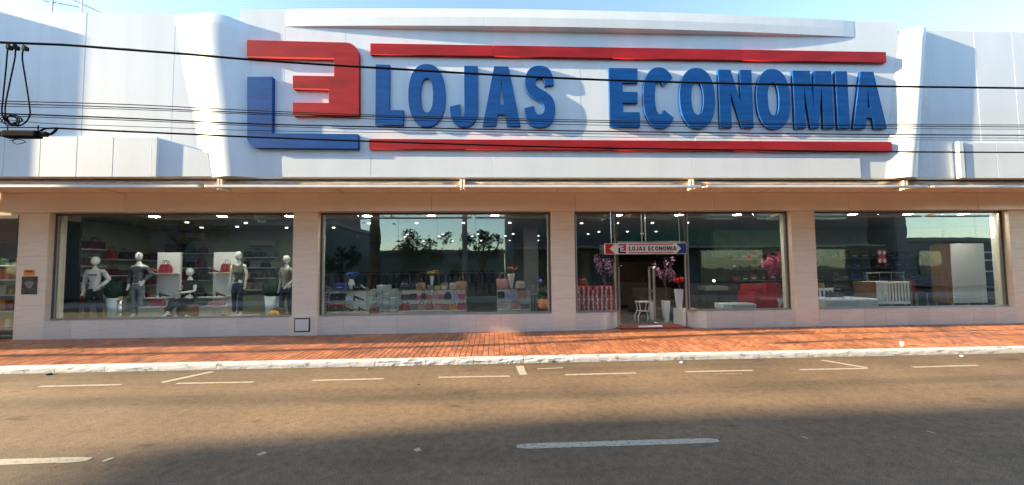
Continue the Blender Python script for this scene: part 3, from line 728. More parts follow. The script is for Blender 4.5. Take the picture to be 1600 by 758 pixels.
cable('lowest thick cable leaving the black splice box along the lower red bar', [(-7.744, 6.626, 4.087), (-7.578, 6.637, 4.157), (-7.393, 6.650, 4.223), (-6.720, 6.693, 4.211), (-5.224, 6.786, 4.182), (-4.183, 6.848, 4.160), (-1.540, 6.997, 4.127), (1.566, 7.158, 4.105), (5.486, 7.344, 4.126), (8.312, 7.468, 4.147), (11.319, 7.592, 4.185), (12.893, 7.654, 4.204)], .016)
cable('short slack wire dipping left of the splice box', [(-8.874, 6.555, 4.204), (-8.146, 6.605, 4.212), (-7.776, 6.630, 4.229), (-7.398, 6.655, 4.225), (-7.016, 6.679, 4.220), (-6.725, 6.698, 4.213)], .009)
cable('thin wire sagging under the lower red bar towards the right', [(1.573, 7.188, 4.115), (2.842, 7.250, 4.084), (3.821, 7.296, 4.071), (4.961, 7.349, 4.105), (5.850, 7.389, 4.070), (6.904, 7.436, 4.121), (7.533, 7.463, 4.135)], .005, 'cable_grey')
dl = ['leftmost wire dropping from the clamps at the upper left', 'middle wire dropping from the clamps at the upper left', 'rightmost wire dropping from the clamps into a loop at the upper left']
for i, pts in enumerate([[(-8.078, 6.609, 5.630), (-8.100, 6.608, 5.601), (-8.110, 6.606, 5.183), (-8.123, 6.603, 4.746), (-8.126, 6.602, 4.464), (-8.073, 6.605, 4.336), (-7.977, 6.611, 4.275)], [(-8.011, 6.646, 5.648), (-8.021, 6.645, 5.569), (-8.029, 6.644, 5.370), (-8.085, 6.639, 4.927), (-8.119, 6.635, 4.597), (-8.102, 6.636, 4.380), (-8.031, 6.640, 4.274), (-7.938, 6.646, 4.267)],
                         [(-7.854, 6.635, 5.632), (-7.884, 6.633, 5.564), (-7.889, 6.632, 5.398), (-7.823, 6.635, 5.038), (-7.744, 6.639, 4.602), (-7.731, 6.639, 4.439), (-7.786, 6.635, 4.318), (-7.895, 6.627, 4.249), (-8.009, 6.620, 4.299), (-8.051, 6.617, 4.384), (-7.979, 6.622, 4.430), (-7.909, 6.627, 4.346), (-7.951, 6.624, 4.258)]]):
    o = thing('drop_wire', dl[i], 'wire', pts[0], 0, 'wires dropping from the top cable')
    MB().tube([p - Vector(pts[0]) for p in catmull(pts, 8)], .010, 6).build('wire', 'cable', o, smooth=True)
    MB().box(-.03, .03, -.035, .035, -.09, -.02).build('clamp', 'dark', o, bevel=.008)
    MB().ball((-.02, 0, -.02), .028, n=8, m=6).build('clamp_bolt', 'dark', o)
coil = thing('wire_coil', 'tangled coil of thin black wire above the splice box', 'wire coil', (-7.968, 6.6, 4.357))
rc = random.Random(4)
for k in range(4):
    a0, rx_, rz_ = rc.uniform(0, 6), rc.uniform(.10, .17), rc.uniform(.06, .10)
    MB().tube([(rx_ * math.cos(a0 + t) + rc.uniform(-.01, .01), .02 * math.sin(3 * t), rz_ * math.sin(a0 + t) - .01 * k) for t in [i * 6.6 / 22 for i in range(23)]], .007, 5).build('loop', 'cable', coil, smooth=True)
sb = thing('splice_box', 'black cable splice box hanging at the upper left below the bundle', 'splice box', (-7.817, 6.63, 4.045))
MB().box(-.27, .27, -.065, .065, 0, .12).build('body', 'cable', sb, bevel=.025, seg=2)
for xx in (-.34, .34): MB().box(xx - .05, xx + .05, -.04, .04, .03, .11).build('end_cap', 'dark', sb, bevel=.015)
for xx in (-.24, .24): MB().tube([(xx, 0, .12), (xx, 0, .22)], .008, 6).build('hanger', 'cable', sb)
MB().tube(catmull([(.36, 0, .06), (.46, 0, .08), (.55, -.01, .16)], 6), .02, 6).build('tail', 'cable', sb, smooth=True)
MB().tube(catmull([(-.1, 0, .0), (-.16, .01, -.05), (-.08, 0, -.1), (.04, .01, -.06), (-.05, 0, -.02), (-.2, 0, -.04)], 6), .006, 5).build('loose_loop', 'cable', sb, smooth=True)

cb_ = catmull([(-60, 6.5, 5.3), (-40, 6.45, 5.1), (-27.5, 6.41, 5.0), (-25, 6.36, 4.97), (-21.2, 6.45, 4.98), (-17.1, 6.63, 5.0), (-13.3, 7.12, 5.0), (-9.9, 7.42, 5.02)], 10)
tag(MB().tube(cb_, [.095 + .015 * math.sin(k * 1.9) for k in range(len(cb_))], 8).build('shade_cable_bundle', 'cable', smooth=True), 'thick bundle of black cables, unseen, added to shade the pavement', 'cable bundle')  # added out of view to throw the dark line along the pavement

# ---------------------------------------------------------------- antennas on the roof
def antenna(label, px, pz, Y, els, s):
    o = thing('antenna', label, 'antenna', (px, Y, 6.6), 0, 'roof antennas')
    H_ = pz - 6.6
    MB().tube([(0, 0, 0), (0, 0, H_ + .5)], .022, 6).build('mast', 'alu', o)
    a, b = els[0]
    MB().tube([(a[0], 0, H_ + a[1]), (b[0], 0, H_ + b[1])], .014, 5).build('boom', 'alu', o)
    for k in range(6):
        t = k / 5; c = (a[0] + (b[0] - a[0]) * t, H_ + a[1] + (b[1] - a[1]) * t); l_ = s * (1 - .35 * t)
        MB().tube([(c[0] - l_ * .5, -l_ * .8, c[1] + l_ * .05), (c[0] + l_ * .5, l_ * .8, c[1] - l_ * .05)], .009, 4).build('element', 'alu', o)
antenna('thin aerial mast with slanted rods above the left roof edge', -12.370, 9.406, 11., [((-.25, .05), (.75, -.12))], .5)
antenna('second aerial of slanted rods on the roof, right of the mast', -12.635, 10.076 - .3, 12., [((-.4, .5), (.5, .05))], .55)

# ---------------------------------------------------------------- neighbour on the left
nb = thing('neighbour_shop', 'next-door shop front cut by the left edge of the picture', 'building', (-20, 10, .18))
wb(MB().box(-34, -12.55, 10.5, 20, 3.3, 6.2), 'upper_wall', 'house_cream', nb)
wb(MB().slab([(-34, 7.6), (-13.2, 7.6), (-13.2, 8.62), (-12.22, 8.62), (-12.22, 10.19), (-34, 10.19)], 3.42, 3.66), 'marquee', 'concrete', nb, bevel=.02)  # unseen; tongue beside the store added to keep sun off the pillars
wb(MB().box(-34, XL - .01, 10.36, 10.6, 2.62, 3.296), 'lintel', 'house_dark', nb)
wb(MB().box(pil[0][0] - .09, pil[0][0] - .01, 10.20, 10.44, .15, 2.61), 'jamb', 'alu', nb, bevel=.004)
wb(MB().box(-34, pil[0][0] - .10, 10.34, 10.36, .2, 2.615), 'shop_pane', 'glass', nb)
wb(MB().box(-34, -12.25, 10.37, 10.55, .1, .22), 'threshold', 'concrete', nb)
wb(MB().box(-34, -12.02, 12.2, 12.4, .22, 3.2), 'inner_wall', 'house_dark', nb)
wb(MB().box(-34, -12.02, 10.56, 12.2, .1, .2), 'inner_floor', 'floor', nb)
rk_ = thing('goods_rack', 'rack of small goods behind the pane at the left edge', 'rack', (-13.6, 10.9, .2))
for zz in (.15, .6, 1.02, 1.42, 1.8): MB().box(-1.6, 1.55, -.2, .25, zz, zz + .03).build('shelf_board', 'white', rk_, bevel=.004)
for xx in (-1.6, 1.52): MB().box(xx, xx + .03, -.2, .25, 0, 2.2).build('upright', 'alu', rk_)
rg = random.Random(8)
cols = ['mustard', 'orange', 'box_red', 'cream_leather', 'topiary', 'tan_leather', 'lime']
for zz in (.18, .63, 1.05, 1.45, 1.83):
    xx = -.9
    while xx < .9:
        w_ = rg.uniform(.1, .2); hh = rg.uniform(.14, .3)
        o = MB().box(-w_ / 2, w_ / 2, -.08, .08, 0, hh, .01, .01).build('packet', rg.choice(cols), None, bevel=.012, loc=(-13.6 + xx, 10.86 + rg.uniform(-.05, .05), .2 + zz))
        tag(o, 'small packet of goods on rack at the left edge, %s shelf up, %s' % (ORD[int(zz * 2.3)], ORD[min(11, int((xx + .9) * 6.2))]), 'packet', 'packets on the neighbouring shop rack')
        xx += max(w_ + rg.uniform(.01, .06), .165)

# ---------------------------------------------------------------- across the street: seen only in the window reflections, the tall block not at all
def house(name, label, x0, x1, y0, y1, h, m, wins, roof='flat'):
    o = thing(name, label, 'building', ((x0 + x1) / 2, y1, .13), 0, 'buildings across the street')
    wb(MB().box(x0, x1, y0, y1, .1, h), 'wall', m, o, bevel=.03)
    wb(MB().box(x0 - .15, x1 + .15, y0 - .15, y1 + .15, h - .02, h + .3), 'roof', 'concrete', o, bevel=.02)
    for (a, b, c, d) in wins:
        f = wb(MB().box(a, b, y1 + .003, y1 + .06, c, d), 'window', 'alu_dark', o)
        MB().box(a + .08, b - .08, y1 + .065, y1 + .075, c + .08, d - .08).build('pane', 'glass', f)
    return o
house('opposite_house', 'low grey house across the street, left in the reflection', -27, -12.8, -20, -11, 5.4, 'house_grey', [(-25, -23.4, 1, 2.6), (-21, -19.4, 1, 2.6), (-17, -15.4, 1, 2.6)])
ob = house('opposite_shop', 'dark two-storey shop with green sign across the street', 1.1, 23.2, -22, -2.4, 8.6, 'house_dark',
           [(2 + 3.5 * k, 4.2 + 3.5 * k, 4.6, 6.4) for k in range(6)] + [(2 + 5.2 * k, 6 + 5.2 * k, .4, 2.9) for k in range(4)])
wb(MB().box(8, 18, -2.37, -2.2, 3.1, 4.1), 'sign_board', 'green_sign', ob, bevel=.02)
wb(MB().box(1.0, 23.3, -2.38, -1.5, 2.95, 3.06), 'canopy', 'concrete', ob, bevel=.02)
house('opposite_house', 'low grey house across the street, far right', 26.5, 44, -24, -9, 3.7, 'house_grey', [(29, 31, 1, 3), (34, 36, 1, 3)])
house('opposite_house', 'low cream wall building across the street, behind the palm', -13, 1.0, -30, -21, 3.6, 'house_grey', [(-10, -8, 1, 2.5), (-5, -3, 1, 2.5)])
house('opposite_house', 'dark two-storey house across the street opposite the mannequin window', -41, -27.6, -14, -5.5, 7.5, 'house_dark', [(-39.5 + 4 * k, -37.9 + 4 * k, a_, a_ + 1.6) for k in range(3) for a_ in (1, 4.4)])
house('opposite_house', 'dark green-grey house across the street behind the large tree', -27, -13.5, -19, -12.5, 9.5, 'house_dark', [(-25, -23, 5, 6.6), (-20, -18, 5, 6.6)])
tw = house('shade_block', 'tall unseen block far up the street, added to shade the road', -54.5, -36, -24, -2.2, 15.7, 'house_cream',
           [(-53 + 4 * k, -51 + 4 * k, 1.2 + 3 * j, 2.8 + 3 * j) for k in range(4) for j in range(5)])  # unseen; placed and sized so its shadow falls across the road
wb(MB().box(-60.6, -35.5, -24.5, -2.1, 15.75, 17.1), 'shade_slab', 'concrete', tw)  # overhang added to shape the left end of the road shadow
house('opposite_house', 'narrow grey tower across the street, added to split the reflected sky', 25.0, 25.7, -5, -2.4, 9, 'house_grey', [(25.2, 25.5, 5, 6.5)])  # added upright that breaks the sky mirrored in the furniture window
rt = random.Random(21)
def tree(label, x, y, h, cr, m, n, z0=.1):
    o = thing('street_tree', label, 'tree', (x, y, z0), 0, 'trees across the street')
    t = MB().tube(catmull([(0, 0, 0), (.1, .05, h * .2), (-.05, .1, h * .45), (.1, 0, h * .8)], 4), [.2 - .012 * k for k in range(13)], 8)
    for k in range(6):
        a = k * 1.05; t.tube(catmull([(0, 0, h * .38), (math.cos(a) * cr * .4, math.sin(a) * cr * .4, h * .6), (math.cos(a) * cr * .8, math.sin(a) * cr * .8, h * .78)], 3), [.08 - .007 * i for i in range(7)], 5)
    t.build('trunk', 'bark', o, smooth=True)
    c = MB()
    for k in range(22):
        a, q = rt.uniform(0, 6.3), cr * rt.random() ** .5
        c.leaves((q * math.cos(a), q * math.sin(a), h * rt.uniform(.55, 1.)), (cr * .27,) * 3, n // 22, .12, rt, .1)
    c.build('crown', m, o)
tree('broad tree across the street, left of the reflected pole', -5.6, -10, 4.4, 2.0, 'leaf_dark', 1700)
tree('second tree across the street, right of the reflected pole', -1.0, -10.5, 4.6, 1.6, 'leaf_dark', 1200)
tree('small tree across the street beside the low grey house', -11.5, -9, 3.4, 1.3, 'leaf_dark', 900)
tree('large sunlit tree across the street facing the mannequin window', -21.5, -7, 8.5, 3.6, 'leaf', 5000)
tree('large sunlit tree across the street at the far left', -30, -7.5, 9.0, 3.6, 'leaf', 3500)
pm = thing('palm_tree', 'thick-trunked palm across the street with drooping dead fronds', 'tree', (-8.1, -6, .1), 0, 'trees across the street')
MB().lathe([(.5, 0), (.42, .4), (.36, 3), (.34, 6.5), (.3, 8)], n=12).build('trunk', 'bark', pm, smooth=True)
fr = MB()
for k in range(26):
    a = k * 2.4; d = rt.uniform(.35, 1.); up = rt.uniform(-.6, 1.)
    for s in range(10):
        t = s / 10; p = Vector((math.cos(a) * 2.8 * t * d, math.sin(a) * 2.8 * t * d, 8 + up * 2 * t - 2.6 * t * t))
        q = Vector((-math.sin(a), math.cos(a), 0)) * (.34 * (1 - t * .6)); f_ = Vector((math.cos(a), math.sin(a), -.5)) * .3
        fr.add([p, p + q + f_, p + f_ * .7], [(0, 1, 2)]); fr.add([p, p - q + f_, p + f_ * .7], [(0, 1, 2)])
fr.build('crown', 'leaf_dark', pm)
up_ = thing('utility_pole', 'concrete utility pole across the street', 'pole', (-1.65, -1.1, .13))
MB().lathe([(.17, 0), (.11, 9)], n=10).build('shaft', 'concrete', up_, smooth=True)
MB().box(-1.1, 1.1, -.06, .06, 8.2, 8.34).build('crossarm', 'wood_dark', up_)
for i, (zz, rr_) in enumerate([(7.9, .012), (7.0, .015), (6.6, .02), (6.3, .012), (5.6, .016)]):
    tag(MB().tube([(-60 + 6 * k, -1.1, zz - .35 * math.sin(math.pi * ((k * 6 + 10) % 30) / 30)) for k in range(21)], rr_, 5).build('cable', 'cable'),
        '%s overhead cable from the top on the poles across the street' % ORD[i], 'cable', 'cables across the street')

# ---------------------------------------------------------------- small litter
cup = thing('paper_cup', 'crumpled white paper cup on the pavement near the right', 'cup', (8.460, 7.708, .125))
MB().lathe([(.025, 0), (.034, .075), (.036, .08)], n=10).build('wall', 'box_white', cup)
MB().lathe([(.04, .078), (.04, .086)], n=10).build('rim', 'box_white', cup)
for i, (px_, py_, r_, m_, lb) in enumerate([(-2.321, 7.213, .035, 'concrete', 'pale stone in the gutter below the second window'), (-7.905, 7.276, .05, 'dark', 'dark clod in the gutter at the far left'),
                                        (3.513, 7.202, .04, 'white', 'white scrap of paper in the gutter below the doorway'), (9.164, 7.243, .035, 'white', 'white scrap of paper in the gutter at the right'),
                                        (-1.202, 6.160, .015, 'dark', 'tiny dark pebble on the road below the second window')]):
    o = MB().ball((0, 0, 0), r_, r_ * .8, r_ * .45, 7, 5); o.v = [(a + rc.uniform(-.2, .2) * r_, b + rc.uniform(-.2, .2) * r_, c) for a, b, c in o.v]
    tag(o.build('litter', m_, None, loc=(px_, py_, .012)), lb, 'litter')

# ---------------------------------------------------------------- mannequins
def skin(name, pts, edges, m, parent, root=0, sub=1, fold=0.):
    """one continuous surface grown over a skeleton: pts = [(x, y, z, rx, ry)]"""
    me = bpy.data.meshes.new(name); me.from_pydata([p[:3] for p in pts], edges, [])
    o = bpy.data.objects.new(name, me); COL.objects.link(o)
    sk = o.modifiers.new('skin', 'SKIN'); sk.use_smooth_shade = True
    for i, p in enumerate(pts):
        d = me.skin_vertices[0].data[i]; d.radius = (p[3], p[4]); d.use_root = i == root
    sm = o.modifiers.new('sub', 'SUBSURF'); sm.levels = sm.render_levels = sub
    bpy.context.view_layer.update()
    out = bpy.data.meshes.new_from_object(o.evaluated_get(bpy.context.evaluated_depsgraph_get()))
    bpy.data.objects.remove(o); bpy.data.meshes.remove(me)
    out.name = name; out.materials.clear(); out.materials.append(M[m])
    for p in out.polygons: p.use_smooth = True
    if fold:
        for v in out.vertices:
            c = v.co; q = noise.noise(Vector((c.x * 9, c.y * 9, c.z * 22))) + .5 * noise.noise(Vector((c.x * 22 + 5, c.y * 20, c.z * 45)))
            v.co = c + v.normal * q * fold
    return link(name, out, parent)
def body(name, label, loc, rz, arms, legs, top, bottom, hip=.90, lean=0., head_turn=0., sleeves=3, bare_shoulder=False, group='mannequins in the left window'):
    """arms / legs: shoulder-elbow-wrist-hand and hip-knee-ankle points, right side first; hip: height of the pelvis"""
    o = thing(name, label, 'mannequin', loc, rz, group)
    up = hip - .90
    T = [(0, 0, .90 + up, .122, .092), (0, -.005, 1.02 + up, .098, .078), (0, lean * .5, 1.18 + up, .112, .090), (0, lean, 1.33 + up, .128, .085), (0, lean, 1.43 + up, .085, .065),
         (0, lean, 1.49 + up, .046, .05), (0, lean - .005, 1.545 + up, .05, .055)]
    pts = list(T); ed = [(i, i + 1) for i in range(6)]
    for s, ch in zip((-1, 1), arms):
        rr = [.046, .036, .026]; last = 3
        for p, r_ in zip(ch[:3], rr):
            pts.append((*p, r_, r_)); ed.append((last, len(pts) - 1)); last = len(pts) - 1
        w_, h_ = Vector(ch[2]), Vector(ch[3]); dv = (h_ - w_).normalized()
        pl_ = w_ + dv * .07; pts.append((*pl_, .036, .020)); ed.append((last, len(pts) - 1)); palm = len(pts) - 1
        side = dv.cross(Vector((0, 1, 0))); side = side.normalized() if side.length > .2 else Vector((1, 0, 0))
        for k, (off, ln) in enumerate([(-.024, .075), (-.008, .09), (.008, .085), (.024, .065)]):
            q = pl_ + side * off + dv * ln * .55; pts.append((*q, .009, .009)); ed.append((palm, len(pts) - 1))
            q = q + dv * ln * .5 + Vector((0, -.01, -.006)); pts.append((*q, .008, .008)); ed.append((len(pts) - 2, len(pts) - 1))
        q = w_ + dv * .045 + side * -.045 * s; pts.append((*q, .009, .009)); ed.append((last, len(pts) - 1))
    for s, ch in zip((-1, 1), legs):
        last = 0
        for p, (r1, r2) in zip(ch, [(.074, .078), (.050, .055), (.034, .040)]):
            pts.append((*p, r1, r2)); ed.append((last, len(pts) - 1)); last = len(pts) - 1
        a = ch[2]
        pts.append((a[0], a[1] - .03, a[2] - .055, .036, .030)); ed.append((last, len(pts) - 1))
        pts.append((a[0] + .015 * s, a[1] - .15, a[2] - .065, .036, .022)); ed.append((len(pts) - 2, len(pts) - 1))
    b = skin('body', pts, ed, 'mannequin', o)
    # egg-shaped head with a brow, nose and chin pressed into the blank face
    hd = MB().ball((0, 0, 0), .074, .094, .118, 18, 14)
    c_, s_ = math.cos(head_turn), math.sin(head_turn); vs = []
    for x, y, z in hd.v:
        if y < 0:
            x *= 1 - .20 * max(0, -z / .118); y -= .020 * math.exp(-(x * x + (z + .015) ** 2) / .0005); y += .010 * math.exp(-((abs(x) - .03) ** 2 + (z - .012) ** 2) / .0004)
            y -= .006 * math.exp(-(x * x / .0009 + (z + .062) ** 2 / .00015))
        else: y *= 1.05; z += .008 * y / .1
        vs.append((c_ * x - s_ * y, s_ * x + c_ * y + lean - .02, z + 1.66 + up))
    hd.v = vs; hd.build('head', 'mannequin', o, smooth=True)
    # clothes: the same skeleton, a little thicker, ending at the hems
    if top:
        tp = [(0, 0, .93 + up, .136, .104), (0, -.003, 1.04 + up, .114, .092), (0, lean * .5, 1.18 + up, .128, .104), (0, lean, 1.33 + up, .142, .098)]
        te = [(0, 1), (1, 2), (2, 3)]
        if not bare_shoulder: tp.append((0, lean, 1.425 + up, .095, .075)); te.append((3, 4))
        for ch in arms:
            last = 3
            sh = Vector(ch[0]); el = Vector(ch[1]); wr = Vector(ch[2])
            if bare_shoulder: sh = sh.lerp(el, .22)
            seq = {1: [(sh, .062), (sh.lerp(el, .45), .062)], 2: [(sh, .062), (sh.lerp(el, .8), .054), (el, .05)], 3: [(sh, .062), (el, .052), (wr, .04)], 0: [(sh, .060)]}[sleeves]
            for q, r_ in seq: tp.append((*q, r_, r_)); te.append((last, len(tp) - 1)); last = len(tp) - 1
        skin('top', tp, te, top, o, root=1, sub=2, fold=.016)
    if bottom:
        bp_ = [(0, .004, .95 + up, .125, .098), (0, .004, .90 + up, .134, .104)]; be = [(0, 1)]
        for ch in legs:
            last = 1
            an = Vector(ch[1]).lerp(Vector(ch[2]), .93)
            for q, r1, r2 in [(ch[0], .084, .088), (ch[1], .060, .066), (tuple(an), .046, .052)]: bp_.append((*q, r1, r2)); be.append((last, len(bp_) - 1)); last = len(bp_) - 1
        skin('trousers', bp_, be, bottom, o, root=1, sub=2, fold=.013)
    return o
DOWN_R = [(-.17, 0, 1.40), (-.225, .02, 1.13), (-.22, -.03, .90), (-.22, -.05, .80)]
DOWN_L = [(.17, 0, 1.40), (.225, .02, 1.13), (.23, -.03, .90), (.23, -.05, .80)]
POCK_L = [(.17, 0, 1.40), (.27, .04, 1.15), (.17, -.10, .98), (.11, -.12, .92)]
HIP_L = [(.17, 0, 1.40), (.29, .05, 1.17), (.19, -.06, 1.0), (.18, -.10, .93)]
LEGS = [[(-.09, 0, .82), (-.10, -.01, .46), (-.11, .02, .08)], [(.09, 0, .82), (.10, -.03, .46), (.09, .0, .08)]]
WALK = [[(-.09, 0, .82), (-.11, -.05, .46), (-.13, -.04, .08)], [(.09, 0, .82), (.10, .01, .46), (.11, .08, .08)]]
ZP = ZD + .12                                            # display platform
X1 = [-10.641, -9.707, -7.068, -5.663]
body('mannequin', 'mannequin in white printed sweatshirt and black trousers beside a white planter', (X1[0], 10.75, ZD), .25, (DOWN_R, POCK_L), WALK, 'white_cloth', 'black_cloth', head_turn=-.55)
MB().prism([(-.09, 1.27), (.09, 1.27), (.09, 1.315), (-.09, 1.315)], -.112, -.08).build('print', 'grey_cloth_light', [o for o in bpy.data.objects if o.get('label', '').startswith('mannequin in white')][0])
body('mannequin', 'mannequin in grey off-shoulder top and grey trousers left of the tall display panel', (X1[1], 10.95, ZP), .05, (DOWN_R, HIP_L), LEGS, 'grey_cloth', 'grey_cloth_light', bare_shoulder=True)
body('mannequin', 'mannequin in charcoal sleeveless jumpsuit on the platform, right of a display panel', (X1[2], 10.95, ZP), -.1, (DOWN_R, DOWN_L), LEGS, 'dark_grey_cloth', 'dark_grey_cloth', sleeves=0)
body('mannequin', 'mannequin in beige jumper and dark jeans at the right end of the left window', (X1[3], 10.75, ZD), -.35, (DOWN_R, POCK_L), WALK, 'beige_cloth', 'denim', sleeves=2)
SIT = [[(-.09, -.06, .42), (-.14, -.38, .44), (-.16, -.42, .07)], [(.09, -.06, .42), (.12, -.40, .47), (-.02, -.56, .16)]]
for i in (0, 1):
    SIT[i] = [(a, b, c) for a, b, c in SIT[i]]
SA = [[(-.17, 0, .95), (-.25, -.06, .70), (-.08, -.26, .72), (.0, -.30, .76)], [(.17, 0, .95), (.25, -.08, .70), (.06, -.28, .66), (-.04, -.30, .66)]]
body('mannequin', 'seated mannequin in black tee with folded arms on a brown pouf', (-8.427, 11.05, ZP), -.2, SA, SIT, 'black_cloth', 'black_cloth', hip=.46, sleeves=1)
pf = thing('pouf', 'brown leather pouf under the seated mannequin', 'pouf', (-8.425, 11.15, ZP))
MB().lathe([(.30, .02), (.33, .10), (.34, .22), (.32, .32), (.25, .35), (.05, .355)], n=24).build('cushion', 'brown_leather', pf, smooth=True)
MB().lathe([(.28, 0), (.28, .02)], n=20).build('base', 'dark', pf)
MB().box(-.33, -.30, -.05, .05, .16, .20).build('tab', 'dark', pf) if 0 else None

# ---------------------------------------------------------------- bags, shoes, boxes
def bag(kind, label, x, y, z, w, h, m, group=None, rz=0., d=None, name=None):
    nm = name or {'tote': 'tote_bag', 'satchel': 'handbag', 'clutch': 'clutch_bag', 'hobo': 'handbag', 'backpack': 'backpack'}[kind]
    o = thing(nm, label, 'backpack' if kind == 'backpack' else 'bag', (x, y, z), rz, group)
    d = d or w * .42
    t = {'tote': -.08, 'satchel': .10, 'clutch': .02, 'hobo': .16, 'backpack': .12}[kind] * w
    b = MB(); nz = 5; ring = []
    for k in range(nz + 1):
        v = k / nz; bulge = 1 + .10 * math.sin(math.pi * v); ww = (w / 2 - t * v) * (bulge if kind != 'tote' else 1); dd = d / 2 * (1 - .45 * v) * bulge
        if kind == 'hobo': hz = h * v - .06 * h * math.sin(math.pi * v)
        else: hz = h * v
        if kind == 'backpack': ww *= math.sqrt(max(.12, 1 - max(0, v - .55) ** 2 * 3.2))
        ring += [(-ww, -dd, hz), (-ww * .5, -dd * 1.12, hz), (ww * .5, -dd * 1.12, hz), (ww, -dd, hz), (ww, dd, hz), (ww * .5, dd * 1.1, hz), (-ww * .5, dd * 1.1, hz), (-ww, dd, hz)]
    fs = [(k * 8 + i, k * 8 + (i + 1) % 8, (k + 1) * 8 + (i + 1) % 8, (k + 1) * 8 + i) for k in range(nz) for i in range(8)]
    fs += [tuple(range(7, -1, -1)), tuple(range(nz * 8, nz * 8 + 8))]
    b.add(ring, fs); b.build('body', m, o, smooth=(kind in ('hobo', 'backpack')), bevel=0 if kind in ('hobo', 'backpack') else .006)
    if kind in ('tote', 'satchel', 'hobo'):
        hh = h * {'tote': .75, 'satchel': .55, 'hobo': .45}[kind]; hw = w * .26
        for yy in (-d * .26, d * .26):
            MB().tube([(-hw * math.cos(a), yy, h * .93 + hh * math.sin(a)) for a in [math.pi * k / 10 for k in range(11)]], max(.006, w * .022), 5).build('handle', 'black_leather' if kind == 'satchel' else m, o, smooth=True)
    if kind in ('satchel', 'clutch'):
        f = MB().prism([(-w * .36, h * .48), (w * .36, h * .48), (w * .38, h * .86), (-w * .38, h * .86)], -d * .56, -d * .50).build('flap', m, o, bevel=.004)
        MB().box(-w * .05, w * .05, -d * .60, -d * .565, h * .45, h * .55).build('clasp', 'gold', f)
    if kind == 'backpack':
        MB().box(-w * .28, w * .28, -d * .62, -d * .5, h * .08, h * .45).build('pocket', m, o, bevel=.01)
        MB().tube([(-w * .08 * math.cos(a), 0, h * .98 + w * .12 * math.sin(a)) for a in [math.pi * k / 6 for k in range(7)]], .006, 5).build('handle', m, o)
    return o
def shoe(label, x, y, z, m, rz=0., L=.24, heel=.06, group=None):
    o = thing('shoe', label, 'shoe', (x, y, z), rz, group)
    n = 8; vs = []
    for k in range(n + 1):
        t = k / n; xx = -L / 2 + L * t; zz = heel * (1 - t) ** 1.6; hw = .028 + .018 * math.sin(math.pi * min(1, t * 1.1)); hh = .075 - .045 * t if t < .9 else .02
        vs += [(xx, -hw, zz), (xx, hw, zz), (xx, hw * .75, zz + hh), (xx, -hw * .75, zz + hh)]
    fs = [(k * 4 + i, k * 4 + (i + 1) % 4, (k + 1) * 4 + (i + 1) % 4, (k + 1) * 4 + i) for k in range(n) for i in range(4)] + [(3, 2, 1, 0), tuple(range(n * 4, n * 4 + 4))]
    MB().add(vs, fs).build('upper', m, o, smooth=True)
    MB().box(-L / 2, -L / 2 + .035, -.018, .018, 0, heel).build('heel', 'dark', o)
    return o
def planter(label, x, y, z, rt_, rb, h, plant, n=24, m='white', square=False, name='planter'):
    o = thing(name, label, 'planter', (x, y, z))
    nn = 4 if square else n
    k = MB()
    pr_ = [(rb, 0), (rt_, h), (rt_ * .88, h), (rt_ * .84, h - .04)]
    k.lathe(pr_, n=nn)
    if square:
        c_, s_ = math.cos(math.pi / 4), math.sin(math.pi / 4); k.v = [(a * c_ - b * s_, a * s_ + b * c_, c) for a, b, c in k.v]
    k.build('pot', m, o, smooth=not square)
    plant(o, h); return o
rf = random.Random(17)
def topiary(r):
    def f(o, h):
        MB().ball((0, 0, h + r * .78), r * .9, n=18, m=12).leaves((0, 0, h + r * .78), (r, r, r), 900, .022, rf, .86).build('leaf_ball', 'topiary', o)
    return f
def blossom(hh, rr, m, n=260, size=.035, bend=.12, droop=0):
    def f(o, h):
        t = MB()
        tips = []
        t.tube(catmull([(0, 0, h - .1), (.03, 0, h + hh * .25), (-.02, .02, h + hh * .5)], 4), [.022 - .0012 * k for k in range(9)], 6)
        for k in range(11):
            a = k * 2.4 + .3; q = rr * rf.uniform(.35, 1.); top_ = h + hh * rf.uniform(.55, 1.)
            e = (q * math.cos(a) + bend * rf.uniform(-1, 1) * .3, q * math.sin(a) * .7, top_)
            t.tube(catmull([(-.01, .01, h + hh * rf.uniform(.28, .5)), (e[0] * .45, e[1] * .45, h + hh * .6), e], 4), [.011 - .0009 * i for i in range(9)], 5)
            tips.append(e)
        t.build('branches', 'bark', o, smooth=True)
        c = MB()
        for e in tips: 
            for u in (1., .78, .58):
                c.leaves((e[0] * u, e[1] * u, h + hh * .45 + (e[2] - h - hh * .45) * u), (rr * .22, rr * .20, hh * .12), n // 33, size, rf, .1)
        c.build('blossoms', m, o)
    return f
